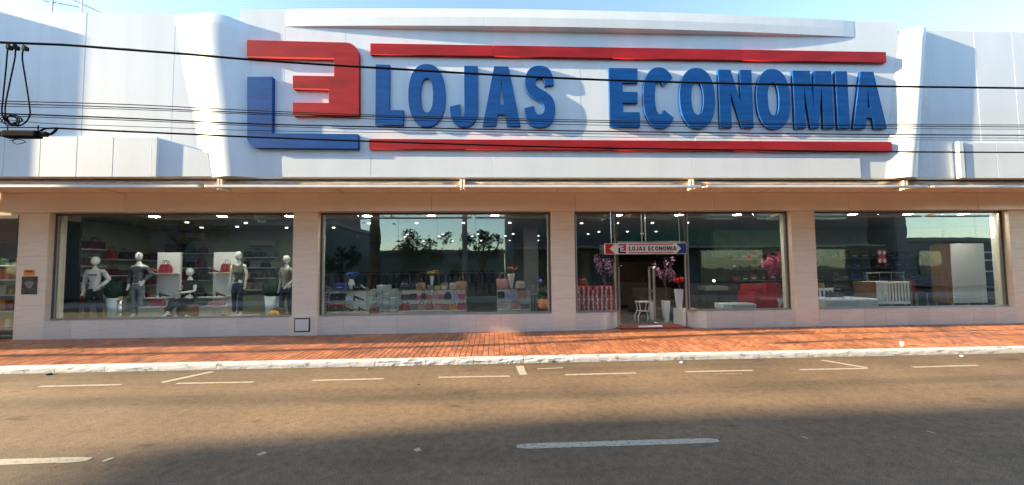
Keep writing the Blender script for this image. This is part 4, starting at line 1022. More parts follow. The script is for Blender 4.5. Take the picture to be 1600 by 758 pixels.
def vase(label, x, y, z, prof, vm, fm, r, stem, n=9, name='flower_vase', leafy=True):
    o = thing(name, label, 'vase', (x, y, z))
    MB().lathe(prof, n=18).build('vase', vm, o, smooth=True)
    h = prof[-1][1]
    s_ = MB(); fl = []
    for k in range(n):
        a = k * 2.4; q = r * (.25 + .75 * ((k * .37) % 1)); e = (q * math.cos(a), q * math.sin(a) * .7, h + stem * (.6 + .4 * ((k * .61) % 1)))
        s_.tube([(0, 0, h * .7), (e[0] * .4, e[1] * .4, h + stem * .3), e], .004, 4); fl.append(e)
    st = s_.build('stems', 'stem', o)
    if leafy: MB().leaves((0, 0, h + stem * .35), (r * .8, r * .6, stem * .35), 40, .03, rf, .2).build('leaves', 'stem', o)
    for e in fl: 
        b = MB()
        for ring, (rr_, up) in enumerate(((.05, 0), (.034, .016), (.018, .026))):
            for p in range(7):
                a = p * .9 + ring; c, d = math.cos(a), math.sin(a)
                b.add([(e[0], e[1], e[2] + up * .4), (e[0] + c * rr_ - d * .018, e[1] + d * rr_ + c * .018, e[2] + up), (e[0] + c * rr_ * 1.15, e[1] + d * rr_ * 1.15, e[2] + up + .012), (e[0] + c * rr_ + d * .018, e[1] + d * rr_ - c * .018, e[2] + up)], [(0, 1, 2, 3)])
        b.build('flower', fm, o)
    return o
def downlight(label, x, y, z=3.319, r=.075, group='lit ceiling downlights'):
    o = thing('downlight', label, 'lamp', (x, y, z - .012), 0, group)
    return o
ring_me = MB().lathe([(.112, -.032), (.13, -.032), (.13, .012), (.112, .012)], n=18, cap=False).mesh('ring'); ring_me.materials.append(M['lamp_ring'])
lens_me = MB().lathe([(.110, -.030), (.111, .010)], n=18).mesh('lens'); lens_me.materials.append(M['lamp'])
lens_front = lens_me.copy(); lens_front.materials[0] = M['lamp_front']
def light(label, x, y):
    o = downlight(label, x, y); link('ring', ring_me, o); link('lens', lens_front if y < 11 else lens_me, o)
    if y > 11: o.scale = (.46, .46, .46)
    return o

# ---------------------------------------------------------------- ceiling lights
for lb, px_ in zip(['first', 'second', 'third'], [-9.013, -7.272, -5.519]): light(lb + ' downlight from the left just inside the mannequin window', px_, 10.55)
for lb, px_ in zip(['first', 'second', 'third'], [-3.452, -1.725, 0.011]): light(lb + ' downlight from the left just inside the handbag window', px_, 10.55)
for lb, px_ in zip(['first', 'second', 'third'], [3.454, 5.196, 6.890]): light(lb + ' downlight from the left just inside the doorway bay', px_, 10.55)
for lb, px_ in zip(['left', 'middle', 'right'], [10.315, 11.987, 13.702]): light(lb + ' downlight just inside the furniture window', px_, 10.55)  # right one is an added lamp that brightens the wardrobe
for k, (xx, yy) in enumerate([(-9.3, 12.0), (-8.6, 13.2), (-7.7, 12.2), (-7.2, 13.6), (-6.2, 12.6), (-5.6, 13.6), (-9.9, 13.4)]):
    light('%s small downlight in the ceiling above the mannequins' % ORD[k], xx, yy)
for r_, yy in enumerate([12.4, 16.4, 17.4, 20.2]):
    for c_ in range(5): light('deep ceiling downlight behind the handbag counters, row %s, %s from left' % (ORD[r_], ORD[c_]), -4.0 + c_ * 1.5 + .3 * (r_ % 2), yy)
for r_, yy in enumerate([12.6, 15.6, 16.6]):
    for c_ in range(4): light('ceiling downlight behind the doorway, row %s, %s from left' % (ORD[r_], ORD[c_]), 2.9 + c_ * 1.2 + .2 * (r_ % 2), yy)

nl = light('lit ceiling downlight of the next-door shop at the left edge', -13.5, 10.72); nl.location.z = 2.58
MB().tube([(0, 0, .01), (0, 0, .6)], .02, 6).build('stem', 'lamp_ring', nl)
# ---------------------------------------------------------------- left window: platform, panels, planters
pt = thing('display_platform', 'low white platform under the mannequins in the left window', 'platform', (-8.466, 10.85, ZD + .001))
MB().box(-1.72, 1.72, -.42, .60, .03, .119).build('top', 'white', pt, bevel=.006)
MB().box(-1.66, 1.66, -.38, .56, 0, .03).build('foot', 'dark', pt)
def tall_panel(label, x, low):
    o = thing('display_stand', label, 'display stand', (x, 11.3, ZP))
    MB().box(-.32, .32, 0, .06, 0, 1.78).build('back', 'white', o, bevel=.005)
    for zz in (1.20,): MB().box(-.30, .30, -.24, -.002, zz - .02, zz).build('shelf', 'white', o, bevel=.003)
    MB().box(-.52, .20, -.30, -.002, .50, .535).build('low_shelf', 'white', o, bevel=.003)
    return o
xa_, xb_ = -9.210, -7.670
tall_panel('left of two tall white display panels with red bags', xa_, 0); tall_panel('right of two tall white display panels with red bags', xb_, 0)
bag('satchel', 'red handbag with black handle on the left tall panel', xa_ + .02, 11.17, ZP + 1.201, .29, .24, 'red_leather')
bag('satchel', 'red handbag with black handle on the right tall panel', xb_ + .14, 11.17, ZP + 1.201, .29, .24, 'red_leather')
shoe('red shoe leaning on the left tall panel shelf', xa_ - .2, 11.17, ZP + 1.202, 'red_leather', .2)
shoe('dark red shoe on the right tall panel shelf', xb_ - .17, 11.17, ZP + 1.202, 'dark_red', .2)
shoe('red shoe on the low shelf of the left panel', xa_ - .33, 11.14, ZP + .537, 'red_leather', .1)
shoe('black shoe at the right of the left panel low shelf', xa_ + .05, 11.14, ZP + .537, 'black_leather', .3)
shoe('black shoe on the low shelf of the right panel', xb_ - .30, 11.14, ZP + .537, 'black_leather', .0)
shoe('brown shoe at the right of the right panel low shelf', xb_ + .02, 11.14, ZP + .537, 'brown_leather', .2)
for lb, px_, m_ in (('left', -9.064, 'a red clutch'), ('right', -7.521, 'a rose clutch')):
    o = thing('display_cube', 'white display cube under %s, %s of the two' % (m_, lb), 'cube', (px_, 10.76, ZP))
    MB().box(-.30, .30, -.18, .18, 0, .30).build('box', 'cream_leather', o, bevel=.006)
    MB().box(-.305, .305, -.185, .185, .301, .312).build('lid', 'white', o)
bag('clutch', 'red clutch bag on the left display cube', -9.028, 10.78, ZP + .313, .30, .16, 'red_leather')
bag('clutch', 'flat rose clutch bag on the right display cube', -7.503, 10.78, ZP + .313, .34, .10, 'rose')
for k, (px_, m_) in enumerate([(-8.463, 'black_leather'), (-8.006, 'mannequin'), (-7.071, 'dark_red')]):
    shoe(['black', 'white', 'dark red'][k] + ' shoe at the front edge of the mannequin platform', px_, 10.55, ZP + .001, m_, .2, heel=.03)
planter('white tapered planter with clipped green ball, left of the grey mannequin', -10.360, 11.05, ZD, .21, .14, .66, topiary(.25))
planter('white tapered planter with clipped green ball, beside the beige mannequin', -6.115, 10.95, ZD, .22, .15, .66, topiary(.26))
sv = thing('silver_vase', 'tall silver cylinder vase beside the left planter', 'vase', (-9.931, 10.7, ZD))
MB().lathe([(.055, 0), (.06, .62), (.052, .62), (.05, .58)], n=16).build('cylinder', 'silver', sv, smooth=True)
MB().leaves((.05, 0, .66), (.12, .06, .07), 24, .035, rf, .2).build('dried_sprig', 'gold', sv)
st = thing('stool', 'dark stool carrying a red bag at the left of the window', 'stool', (-11.699, 11.3, ZD))
MB().lathe([(.24, .42), (.25, .44), (.25, .47), (.23, .48)], n=20).build('seat', 'wood_dark', st, smooth=True)
for k in range(4): MB().tube([(.18 * math.cos(k * 1.57 + .8), .18 * math.sin(k * 1.57 + .8), .43), (.23 * math.cos(k * 1.57 + .8), .23 * math.sin(k * 1.57 + .8), 0)], .015, 6).build('leg', 'wood_dark', st)
bag('hobo', 'rounded red bag on the dark stool at far left', -11.709, 11.3, ZD + .481, .40, .34, 'red_leather')
# yellow heart-eyed cushion and the brown one behind it
cu = thing('cushion', 'round yellow smiling cushion with red heart eyes on the floor', 'cushion', (-5.858, 10.52, ZD))
MB().ball((0, 0, .155), .17, .075, .155, 20, 12).build('pad', 'yellow', cu, smooth=True)
heart = [(0, -.035), (.035, 0), (.035, .018), (.02, .028), (0, .014), (-.02, .028), (-.035, .018), (-.035, 0)]
for s in (-1, 1): MB().prism([(a + s * .062, b + .19) for a, b in heart], -.082, -.055).build('eye', 'emoji_red', cu)
MB().prism([(-.07, .10), (-.04, .07), (.04, .07), (.07, .10), (.04, .09), (-.04, .09)], -.079, -.055).build('mouth', 'dark', cu)
cb = thing('cushion', 'brown cushion leaning behind the yellow one', 'cushion', (-5.831, 10.68, ZD))
MB().ball((0, 0, .19), .20, .07, .19, 18, 12).build('pad', 'brown_leather', cb, smooth=True)
MB().tube([(.19 * math.cos(a), 0, .19 + .18 * math.sin(a)) for a in [k * math.pi / 12 for k in range(25)]], .008, 5).build('piping', 'wood_dark', cb)

# wall shelves behind the mannequins
def shelf_unit(label, x0, x1, y, zs, m='white', dpt=.32):
    o = thing('wall_shelf', label, 'shelf', ((x0 + x1) / 2, y, zs[0]))
    for z_ in zs: MB().box(-(x1 - x0) / 2, (x1 - x0) / 2, -dpt, 0, z_ - zs[0] - .03, z_ - zs[0]).build('shelf_board', m, o, bevel=.003)
    for xx in (-(x1 - x0) / 2 + .05, (x1 - x0) / 2 - .08):
        for z_ in zs: MB().prism([(xx, z_ - zs[0] - .12), (xx + .03, z_ - zs[0] - .12), (xx + .03, z_ - zs[0] - .031), (xx, z_ - zs[0] - .031)], -.2, -.005).build('bracket', 'alu', o)
    return o
YS = 14.58
def goods(label, group, x0, x1, y, z_, kinds, seed, wr=(.26, .42), hr=(.16, .26)):
    rr = random.Random(seed); xx = x0
    while xx < x1 - wr[0]:
        w_ = rr.uniform(*wr); k, m_ = rr.choice(kinds)
        n_ = globals().setdefault('seen_', {}); n_[label] = n_.get(label, 0) + 1
        bag(k, label + ', ' + (ORD[n_[label] - 1] if n_[label] < 13 else 'one of the last'), xx + w_ / 2, y, z_ + .001, w_, rr.uniform(*hr), m_, group, rr.uniform(-.2, .2)); xx += w_ + rr.uniform(.02, .1)
sx = [0, 0, 0, 0, XL + .36, -10.252, -9.117, -7.928]
DK = [('satchel', 'black_leather'), ('hobo', 'dark_red'), ('hobo', 'black_leather'), ('satchel', 'brown_leather'), ('clutch', 'brown_leather'), ('tote', 'dark_red')]
XS = XL + .33                                            # face of the side wall
def side_shelf(label, y0, y1, zs):
    o = thing('wall_shelf', label, 'shelf', (XS, (y0 + y1) / 2, zs[0])); h_ = (y1 - y0) / 2
    for z_ in zs:
        MB().box(0, .32, -h_, h_, z_ - zs[0] - .03, z_ - zs[0]).build('shelf_board', 'white', o, bevel=.003)
        for yy in (-h_ + .1, h_ - .1): MB().box(0, .22, yy - .015, yy + .015, z_ - zs[0] - .10, z_ - zs[0] - .031).build('bracket', 'alu', o)
def side_goods(label, group, y0, y1, z_, kinds, seed, wr, hr):
    rr = random.Random(seed); yy = y0; n_ = 0
    while yy < y1 - wr[0]:
        w_ = rr.uniform(*wr); k, m_ = rr.choice(kinds)
        bag(k, '%s, %s from the street' % (label, ORD[n_]), XS + .19, yy + w_ / 2, z_ + .001, w_, rr.uniform(*hr), m_, group, math.pi / 2 + rr.uniform(-.2, .2)); yy += w_ + rr.uniform(.03, .1); n_ += 1
za_ = [2.498, 2.007, 1.537, 1.086]
side_shelf('white side-wall shelves with red bags behind the white sweatshirt mannequin', 10.95, 12.0, za_)
side_goods('dark red bag on the top side-wall shelf at the left', 'bags on the left side-wall shelves', 11.15, 12.0, za_[0], [('tote', 'dark_red'), ('satchel', 'red_leather')], 1, (.34, .42), (.2, .26))
side_goods('brown bag on the second side-wall shelf at the left', 'bags on the left side-wall shelves', 11.0, 12.0, za_[1], [('clutch', 'brown_leather'), ('satchel', 'brown_leather')], 2, (.3, .4), (.2, .26))
side_goods('dark bag on the third side-wall shelf at the left', 'bags on the left side-wall shelves', 11.0, 12.0, za_[2], DK, 3, (.26, .36), (.16, .24))
zb2 = [2.218, 1.720, 1.382, 1.025]
side_shelf('white side-wall shelves behind the grey off-shoulder mannequin', 12.04, 14.4, zb2)
bag('satchel', 'bright red box bag on the side-wall shelf left of the grey mannequin', XS + .19, 12.25, zb2[0] + .001, .30, .26, 'box_red', None, math.pi / 2)
for k, lb in ((0, 'upper'), (1, 'second'), (2, 'third')): side_goods('dark bag on the %s side-wall shelf behind the grey mannequin' % lb, 'bags behind the grey mannequin', 12.5 if k == 0 else 12.1, 14.4, zb2[k], DK, 4 + k, (.26, .4), (.16, .26))
zz_ = [2.985, 2.474, 2.219, 1.964, 1.503, 1.043]
zz_ = [zz_[1], zz_[3], zz_[4], zz_[5]]
shelf_unit('wall shelves crowded with black bags behind the seated mannequin', sx[4], sx[5], YS, zz_)
for k in range(4): goods('dark bag behind the seated mannequin, %s shelf from top' % ORD[k], 'bags behind the seated mannequin', sx[4], sx[5], YS - .17, zz_[k], DK, 20 + k, (.24, .36), (.2, .36))
zz_ = [2.315, 1.941, 1.569, 1.151]
shelf_unit('wall shelves with small bags behind the right planter', sx[6], sx[7], YS, zz_)
KK = [('satchel', 'black_leather'), ('clutch', 'mustard'), ('satchel', 'denim'), ('hobo', 'brown_leather'), ('clutch', 'grey_leather')]
for k in range(4): goods('small bag behind the right planter, %s shelf from top' % ORD[k], 'bags behind the right planter', sx[6], sx[7], YS - .17, zz_[k], KK, 30 + k, (.22, .34), (.16, .26))
bag('hobo', 'black bag on top of the shelf above the jumpsuit mannequin', -9.280, YS - .4, zz_[0] + .05, .5, .26, 'black_leather') if 0 else None
ac = thing('air_conditioner', 'white wall air conditioner high behind the right mannequins', 'air conditioner', (-8.488, 14.58, 2.671))
MB().box(-.45, .45, -.22, 0, 0, .28).build('casing', 'beige_cloth', ac, bevel=.03, seg=2)
MB().box(-.40, .40, -.228, -.221, .03, .07).build('louvre', 'dark', ac)
ac2 = thing('air_conditioner', 'yellowish wall air conditioner high behind the seated mannequin', 'air conditioner', (-10.996, 14.58, 2.946))
MB().box(-.45, .45, -.22, 0, 0, .28).build('casing', 'mustard', ac2, bevel=.03, seg=2)
MB().box(-.40, .40, -.228, -.221, .03, .07).build('louvre', 'dark', ac2)

# ---------------------------------------------------------------- handbag window: glass counters
def counter(label, x0, x1, y0=10.55, dp=.46):
    o = thing('display_counter', label, 'counter', ((x0 + x1) / 2, y0 + dp / 2, ZD)); w = (x1 - x0) / 2; d = dp / 2
    MB().box(-w, w, -d, d, .05, .235).build('base', 'cream_leather', o, bevel=.006)
    MB().box(-w + .04, w - .04, -d + .04, d, 0, .05).build('foot', 'dark', o)
    for s in (-1, 1):
        dr = MB().box(min(s * .01, s * (w - .01)), max(s * .01, s * (w - .01)), -d - .008, -d - .0005, .06, .225).build('drawer', 'cream_leather', o, bevel=.003)
        MB().box(s * w / 2 - .25 * w, s * w / 2 + .25 * w, -d - .016, -d - .009, .165, .175).build('handle', 'gold', dr)
    MB().box(-w, w, -d + .01, d, .505, .52).build('shelf', 'lime' if 0 else 'clear_glass', o)
    MB().box(-w, w, -d + .002, -d + .012, .507, .523).build('shelf_edge', 'alu', o)
    MB().box(-w, w, d - .008, d - .001, .236, .78).build('back_panel', 'white', o)
    MB().box(-w, w, -d, d, .781, .795).build('top', 'clear_glass', o)
    MB().box(-w, w, -d + .0005, -d + .012, .7965, .806).build('top_edge', 'alu', o)
    for s in (-1, 1):
        MB().box(s * w - .004, s * w + .004, -d, d, .24, .78).build('side_pane', 'clear_glass', o)
        MB().box(s * w - .012, s * w + .012, -d - .004, -d + .012, .24, .78).build('corner_post', 'alu', o)
    return o
C1, C2, C3 = (-4.510, -3.443), (-2.606, -0.793), (0.063, 0.978)
counter('short glass counter with shoes and a red sports bag, leftmost of three', *C1)
counter('long glass counter filled with pink and red handbags, middle of three', *C2)
counter('narrow glass counter under the coral flowers, rightmost of three', *C3)
za, zb_, zt_ = ZD + .236, ZD + .5205, ZD + .807
yc = 10.72
def row(cn, where, z_, items, y=yc):
    for i, (px_, k, w_, h_, m_, cname) in enumerate(items): bag(k, '%s %s, %s from left, %s of %s counter' % (cname, {'tote': 'tote', 'satchel': 'handbag', 'clutch': 'clutch bag', 'hobo': 'rounded bag', 'backpack': 'backpack'}[k], ORD[i], where, cn), px_, y, z_, w_, h_, m_)
row('middle', 'upper shelf', zb_, [(-2.447, 'clutch', .24, .15, 'dark_red', 'dark red'), (-2.238, 'clutch', .18, .17, 'black_leather', 'black'), (-2.081, 'hobo', .15, .12, 'magenta', 'pink'), (-1.959, 'hobo', .15, .18, 'black_leather', 'black'),
     (-1.819, 'satchel', .15, .15, 'rose', 'rose'), (-1.644, 'satchel', .20, .17, 'pink_leather', 'dusty pink'), (-1.469, 'clutch', .17, .15, 'rose', 'rose'), (-1.294, 'backpack', .19, .20, 'black_leather', 'black'), (-1.100, 'satchel', .18, .17, 'lilac', 'lilac'), (-0.924, 'tote', .17, .14, 'magenta', 'pink')])
row('middle', 'lower shelf', za, [(-2.463, 'satchel', .26, .19, 'red_leather', 'red'), (-2.220, 'clutch', .20, .16, 'grey_leather', 'grey'), (-2.011, 'satchel', .20, .17, 'pink_leather', 'dusty pink'), (-1.801, 'satchel', .22, .18, 'rose', 'rose'),
     (-1.574, 'clutch', .20, .18, 'pink_leather', 'dusty pink'), (-1.364, 'clutch', .20, .16, 'rose', 'rose'), (-1.153, 'satchel', .20, .17, 'mustard', 'mustard'), (-0.925, 'satchel', .24, .18, 'magenta', 'magenta')])
row('middle', 'top', zt_, [(-2.483, 'hobo', .26, .17, 'black_leather', 'black'), (-2.274, 'satchel', .20, .14, 'black_leather', 'small black'), (-2.047, 'satchel', .24, .18, 'tan_leather', 'tan'), (-1.785, 'clutch', .16, .12, 'grey_leather', 'grey'),
     (-1.399, 'satchel', .21, .16, 'tan_leather', 'pale tan'), (-1.153, 'satchel', .22, .17, 'cream_leather', 'cream'), (-0.924, 'tote', .26, .20, 'tan_leather', 'tall-handled tan')], yc + .03)
tg = thing('price_card', 'lime price card on top of the middle counter', 'card', (-1.574, 10.6, zt_))
MB().box(-.07, .07, 0, .012, 0, .10).build('card', 'lime', tg); MB().box(-.05, .05, .013, .06, 0, .01).build('stand', 'white', tg)
tg = thing('price_card', 'white price card on top of the middle counter, right of the lime one', 'card', (-1.383, 10.6, zt_))
MB().box(-.07, .07, 0, .012, 0, .10).build('card', 'white', tg); MB().box(-.05, .05, .013, .06, 0, .01).build('stand', 'white', tg)
row('right', 'top', zt_, [(0.211, 'tote', .30, .26, 'pink_leather', 'dusty pink'), (0.710, 'satchel', .26, .19, 'cream_leather', 'cream')])
row('right', 'upper shelf', zb_, [(0.155, 'clutch', .22, .20, 'black_leather', 'black and white'), (0.422, 'clutch', .24, .14, 'lilac', 'lilac'), (0.744, 'satchel', .28, .24, 'pink_leather', 'dusty pink')])
row('right', 'lower shelf', za, [(0.206, 'satchel', .26, .22, 'cream_leather', 'cream'), (0.544, 'backpack', .22, .24, 'pink_leather', 'dusty pink'), (0.829, 'clutch', .24, .13, 'grey_leather', 'pale grey')])
row('left', 'upper shelf', zb_, [(-4.259, 'clutch', .38, .20, 'dark', 'black box-shaped'), (-3.967, 'clutch', .20, .12, 'white', 'white')])
shoe('black and white wedge shoe on the upper shelf of the left counter', -3.709, yc, zb_, 'black_leather', .3, .28, .09)
row('left', 'lower shelf', za, [(-4.289, 'satchel', .40, .22, 'black_leather', 'red and black sports')])
MB().box(-.19, .19, -.12, .1, .165, .225).build('top_panel', 'box_red', [o for o in bpy.data.objects if o.get('label', '').startswith('red and black sports')][0], bevel=.02)
for k, (px_, m_, c_) in enumerate([(-3.963, 'black_leather', 'black flat'), (-3.792, 'grey_leather', 'grey'), (-3.620, 'black_leather', 'black strapped')]): shoe(c_ + ' shoe on the lower shelf of the left counter', px_, yc, za, m_, .3, .2, .05)
bx_ = thing('gift_box', 'dark blue box on top of the left counter', 'box', (-4.210, 10.75, zt_))
MB().box(-.17, .17, -.1, .1, 0, .16).build('box', 'blue_card', bx_, bevel=.006); MB().box(-.175, .175, -.105, .105, .161, .19).build('lid', 'blue_card', bx_, bevel=.005); MB().box(-.08, .08, -.104, -.1005, .07, .085).build('mark', 'white', bx_)
for k, (px_, m_, c_) in enumerate([(-4.518, 'brown_leather', 'brown'), (-3.763, 'black_leather', 'black'), (-3.557, 'grey_leather', 'grey')]): shoe(c_ + ' shoe on top of the left counter', px_, yc, zt_, m_, .2, .22, .08)
vase('blue flowers in a ribbed white vase on the left counter', -3.965, 10.85, zt_, [(.04, 0), (.085, .08), (.09, .16), (.06, .26), (.05, .29)], 'white', 'blue_blossom', .17, .18, 12)
vase('yellow flowers in a small white vase behind the middle counter', -1.828, 11.3, zt_ + .08, [(.03, 0), (.035, .05), (.055, .22), (.06, .26)], 'white', 'yellow_blossom', .16, .14, 9)
vase('coral and white flowers in a tall fluted vase on the right counter', 0.463, 10.85, zt_, [(.03, 0), (.04, .03), (.10, .36), (.11, .40)], 'white', 'coral_blossom', .17, .18, 13)
o = planter('orange striped tapered pot with purple pompom plant at the right of the counters', 1.329, 10.6, ZD, .16, .10, .50, lambda o, h: (MB().leaves((0, 0, h + .18), (.14, .1, .22), 60, .10, rf, .2).build('leaves', 'stem', o)), 18, 'orange')
MB().lathe([(.142, .36), (.148, .41)], n=18).build('band', 'cream_leather', o); MB().lathe([(.125, .18), (.135, .26)], n=18).build('band', 'wood_dark', o); MB().lathe([(.102, .001), (.116, .12)], n=18).build('band', 'white', o)
for (dx, dz) in ((-.08, 1.0), (.08, .72), (.16, .66), (.2, .5)):
    b = MB().tube([(0, 0, .5), (dx * .5, 0, dz * .8), (dx, 0, dz)], .006, 4).build('stalk', 'stem', o); MB().ball((dx, 0, dz), .055, n=10, m=8).leaves((dx, 0, dz), (.06, .06, .06), 50, .02, rf, .8).build('pompom', 'purple_blossom', o)
# stacks of boxes
def box_me(m_, lid_m, w, h, d):
    a = MB().box(-w / 2, w / 2, -d / 2, d / 2, 0, h * .72).mesh('carton', .003); a.materials.append(M[m_])
    b = MB().box(-w / 2 - .004, w / 2 + .004, -d / 2 - .004, d / 2 + .004, h * .7205, h - .002).mesh('lid', .003); b.materials.append(M[lid_m])
    e = MB().box(-w / 2 + .004, -w * .08, -d / 2 - .0065, -d / 2 - .0045, h * .1, h * .9).mesh('end_label'); e.materials.append(M['box_white']); return a, b, e
def stacks(label, cat, group, x0, x1, y, z_, cols_, rows_, mats, h, d=.3, jit=.01, seed=1, lab=False):
    rr = random.Random(seed); w = (x1 - x0) / cols_; mm = [box_me(a, b, w - .012, h, d) for a, b in mats]
    for c in range(cols_):
        for r in range(rows_ - (rr.random() < .4)):
            o = thing('shoe_box', '%s, %s column, %s up' % (label, ORD[c], ORD[r]), cat, (x0 + w * (c + .5) + rr.uniform(-jit, jit), y + rr.uniform(-jit, jit), z_ + r * h), rr.uniform(-.04, .04), group)
            a, b, e = rr.choice(mm); link('carton', a, o); link('lid', b, o)
            if lab: link('end_label', e, o)
stacks('red and white shoe box left of the doorway', 'shoe box', 'shoe boxes stacked left of the doorway', 2.306, 3.325, 10.78, ZD + .0, 8, 8, [('box_red', 'box_red')], .105, .32, .012, 2, True)
stacks('pale grey shoe box between the first two counters', 'shoe box', 'grey boxes between the counters', -3.530, -2.808, 11.2, ZD, 4, 8, [('box_grey', 'box_white'), ('box_grey', 'box_grey')], .115, .3, .006, 3)
stacks('wine-red shoe box at left edge of handbag window', 'shoe box', 'wine boxes at the left of the handbag window', -4.756, -4.569, 10.7, ZD, 1, 10, [('box_wine', 'box_grey')], .085, .3, .006, 4)
stacks('blue shoe box behind the left counter', 'shoe box', 'blue boxes behind the left counter', -4.790, -4.574, 11.3, ZD, 1, 9, [('blue_card', 'box_grey')], .09, .3, .006, 5)
stacks('brown-red shoe box low between the counters', 'shoe box', 'brown boxes low between the counters', -3.438, -3.248, 10.9, ZD, 1, 3, [('box_wine', 'brown_leather')], .10, .3, .006, 6)
for k, px_ in enumerate([1.054, 1.203]):
    o = thing('suitcase', 'blue-grey suitcase behind the right counter, %s of two' % ['left', 'right'][k], 'suitcase', (px_, 11.3 + .25 * k, ZD))
    MB().box(-.17, .17, -.11, .11, .06, .62).build('shell', 'grey_leather', o, bevel=.05, seg=3)
    for xx in (-.1, 0, .1): MB().box(xx - .01, xx + .01, -.118, -.1105, .12, .56).build('rib', 'dark', o)
    for xx in (-.13, .13): MB().ball((xx, -.06, .03), .03, n=8, m=6).build('wheel', 'dark', o)
    MB().tube([(-.08, 0, .62), (-.08, 0, .85), (.08, 0, .85), (.08, 0, .62)], .01, 6).build('handle', 'alu', o)
# far back: garment rails, picture boards
def rail(label, x0, x1, y, n, seed, h=1.45):
    o = thing('garment_rail', label, 'clothes rack', ((x0 + x1) / 2, y, .2)); w = (x1 - x0) / 2; rr = random.Random(seed)
    MB().tube([(-w, 0, h), (w, 0, h)], .018, 6).build('bar', 'alu', o)
    for s in (-1, 1): MB().tube([(s * w, 0, 0), (s * w, 0, h)], .018, 6).build('post', 'alu', o); MB().box(s * w - .02, s * w + .02, -.25, .25, 0, .03).build('foot', 'alu', o)
    for k in range(n):
        xx = -w + .1 + (2 * w - .2) * k / (n - 1)
        g2 = MB().prism([(xx - .05, .45 + rr.uniform(0, .2)), (xx + .05, .45 + rr.uniform(0, .2)), (xx + .07, h - .12), (xx, h - .03), (xx - .07, h - .12)], -.2, .2).build('garment', rr.choice(['black_cloth', 'denim', 'dark_grey_cloth', 'black_cloth', 'dark_red', 'grey_cloth']), o, bevel=.015)
    return o
rail('far rail of dark clothes left of centre behind the counters', -6.976, -3.498, 16.0, 12, 3); rail('far rail of dark clothes right of centre behind the counters', -3.302, 0.759, 17.0, 14, 4)
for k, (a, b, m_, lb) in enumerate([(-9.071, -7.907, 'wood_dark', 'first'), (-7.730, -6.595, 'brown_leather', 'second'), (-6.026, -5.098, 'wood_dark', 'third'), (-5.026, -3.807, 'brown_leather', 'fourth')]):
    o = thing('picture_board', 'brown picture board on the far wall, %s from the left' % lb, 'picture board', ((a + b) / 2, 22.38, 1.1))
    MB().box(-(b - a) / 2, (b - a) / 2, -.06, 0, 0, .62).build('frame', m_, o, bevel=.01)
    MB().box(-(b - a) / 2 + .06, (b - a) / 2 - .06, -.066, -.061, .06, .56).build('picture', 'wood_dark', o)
    MB().box(-.12, .1, -.072, -.067, .2, .5).build('painted_glow', 'orange', o)  # flat orange colour in place of a lamp-lit spot
for k in range(9):
    o = thing('hanging_coat', '%s dark coat from the left in the row on the far green wall' % ORD[k], 'coat', (-2.437 + k * .285, 22.3, 1.0), 0, 'coats on the far wall')
    MB().prism([(-.12, 0), (.12, 0), (.13, .55), (.09, .70), (.03, .74), (-.03, .74), (-.09, .70), (-.13, .55)], -.08, .06).build('coat', ['black_cloth', 'denim', 'dark_grey_cloth', 'dark_red'][k % 4 if k != 5 else 3], o, bevel=.02)
    MB().tube([(0, 0, .74), (0, 0, .80), (.02, .02, .82)], .008, 4).build('hook', 'alu', o)

# ---------------------------------------------------------------- doorway bay
planter('mauve blossom tree behind the red boxes, left of the doorway', 3.336, 11.6, ZD, .17, .12, .5, blossom(1.25, .42, 'mauve_blossom', 330, .03), square=True, m='white')
bag('hobo', 'red bag lying on top of the red boxes', 2.530, 11.05, ZD + .85, .32, .2, 'dark_red')
planter('tall white square planter with pink blossom branches inside the doorway', 5.043, 11.2, .201, .135, .08, .62, blossom(1.25, .36, 'mauve_blossom', 330, .034), square=True)
vs_ = planter('tall white square vase of red flowers on the plinth right of the doorway', 5.144, 10.58, .631, .135, .075, .56, blossom(.36, .14, 'red_blossom', 200, .04), square=True)
def gate(label, x, y):
    o = thing('security_gate', label, 'security gate', (x, y, .201))
    for yy in (-.16, .16): MB().box(-.03, .03, yy - .02, yy + .02, .05, 1.58).build('post', 'alu', o, bevel=.01)
    MB().box(-.03, .03, -.18, .18, 1.581, 1.63).build('top_bar', 'alu', o, bevel=.012)
    MB().box(-.015, .015, -.138, .138, .1, .62).build('lower_panel', 'white', o)
    MB().box(-.02, .02, -.138, .138, .9, .94).build('cross_bar', 'alu', o)
    MB().box(-.06, .06, -.22, .22, 0, .05).build('base', 'alu', o, bevel=.01)
gate('slim white security gate at the left of the doorway', 3.427 + .02, 10.75); gate('slim white security gate at the right of the doorway', 4.553, 11.0)
sl = thing('stool', 'white stool with curved legs inside the doorway', 'stool', (4.430, 11.4, .201))
MB().box(-.19, .19, -.16, .16, .56, .60).build('seat', 'white', sl, bevel=.015, seg=2)
for sx_ in (-1, 1):
    for sy_ in (-1, 1): MB().tube(catmull([(sx_ * .16, sy_ * .13, .56), (sx_ * .13, sy_ * .12, .34), (sx_ * .20, sy_ * .14, .16), (sx_ * .19, sy_ * .14, 0)], 5), .016, 6).build('leg', 'white', sl, smooth=True)
MB().box(-.14, .14, -.13, .13, .30, .32).build('stretcher', 'white', sl)
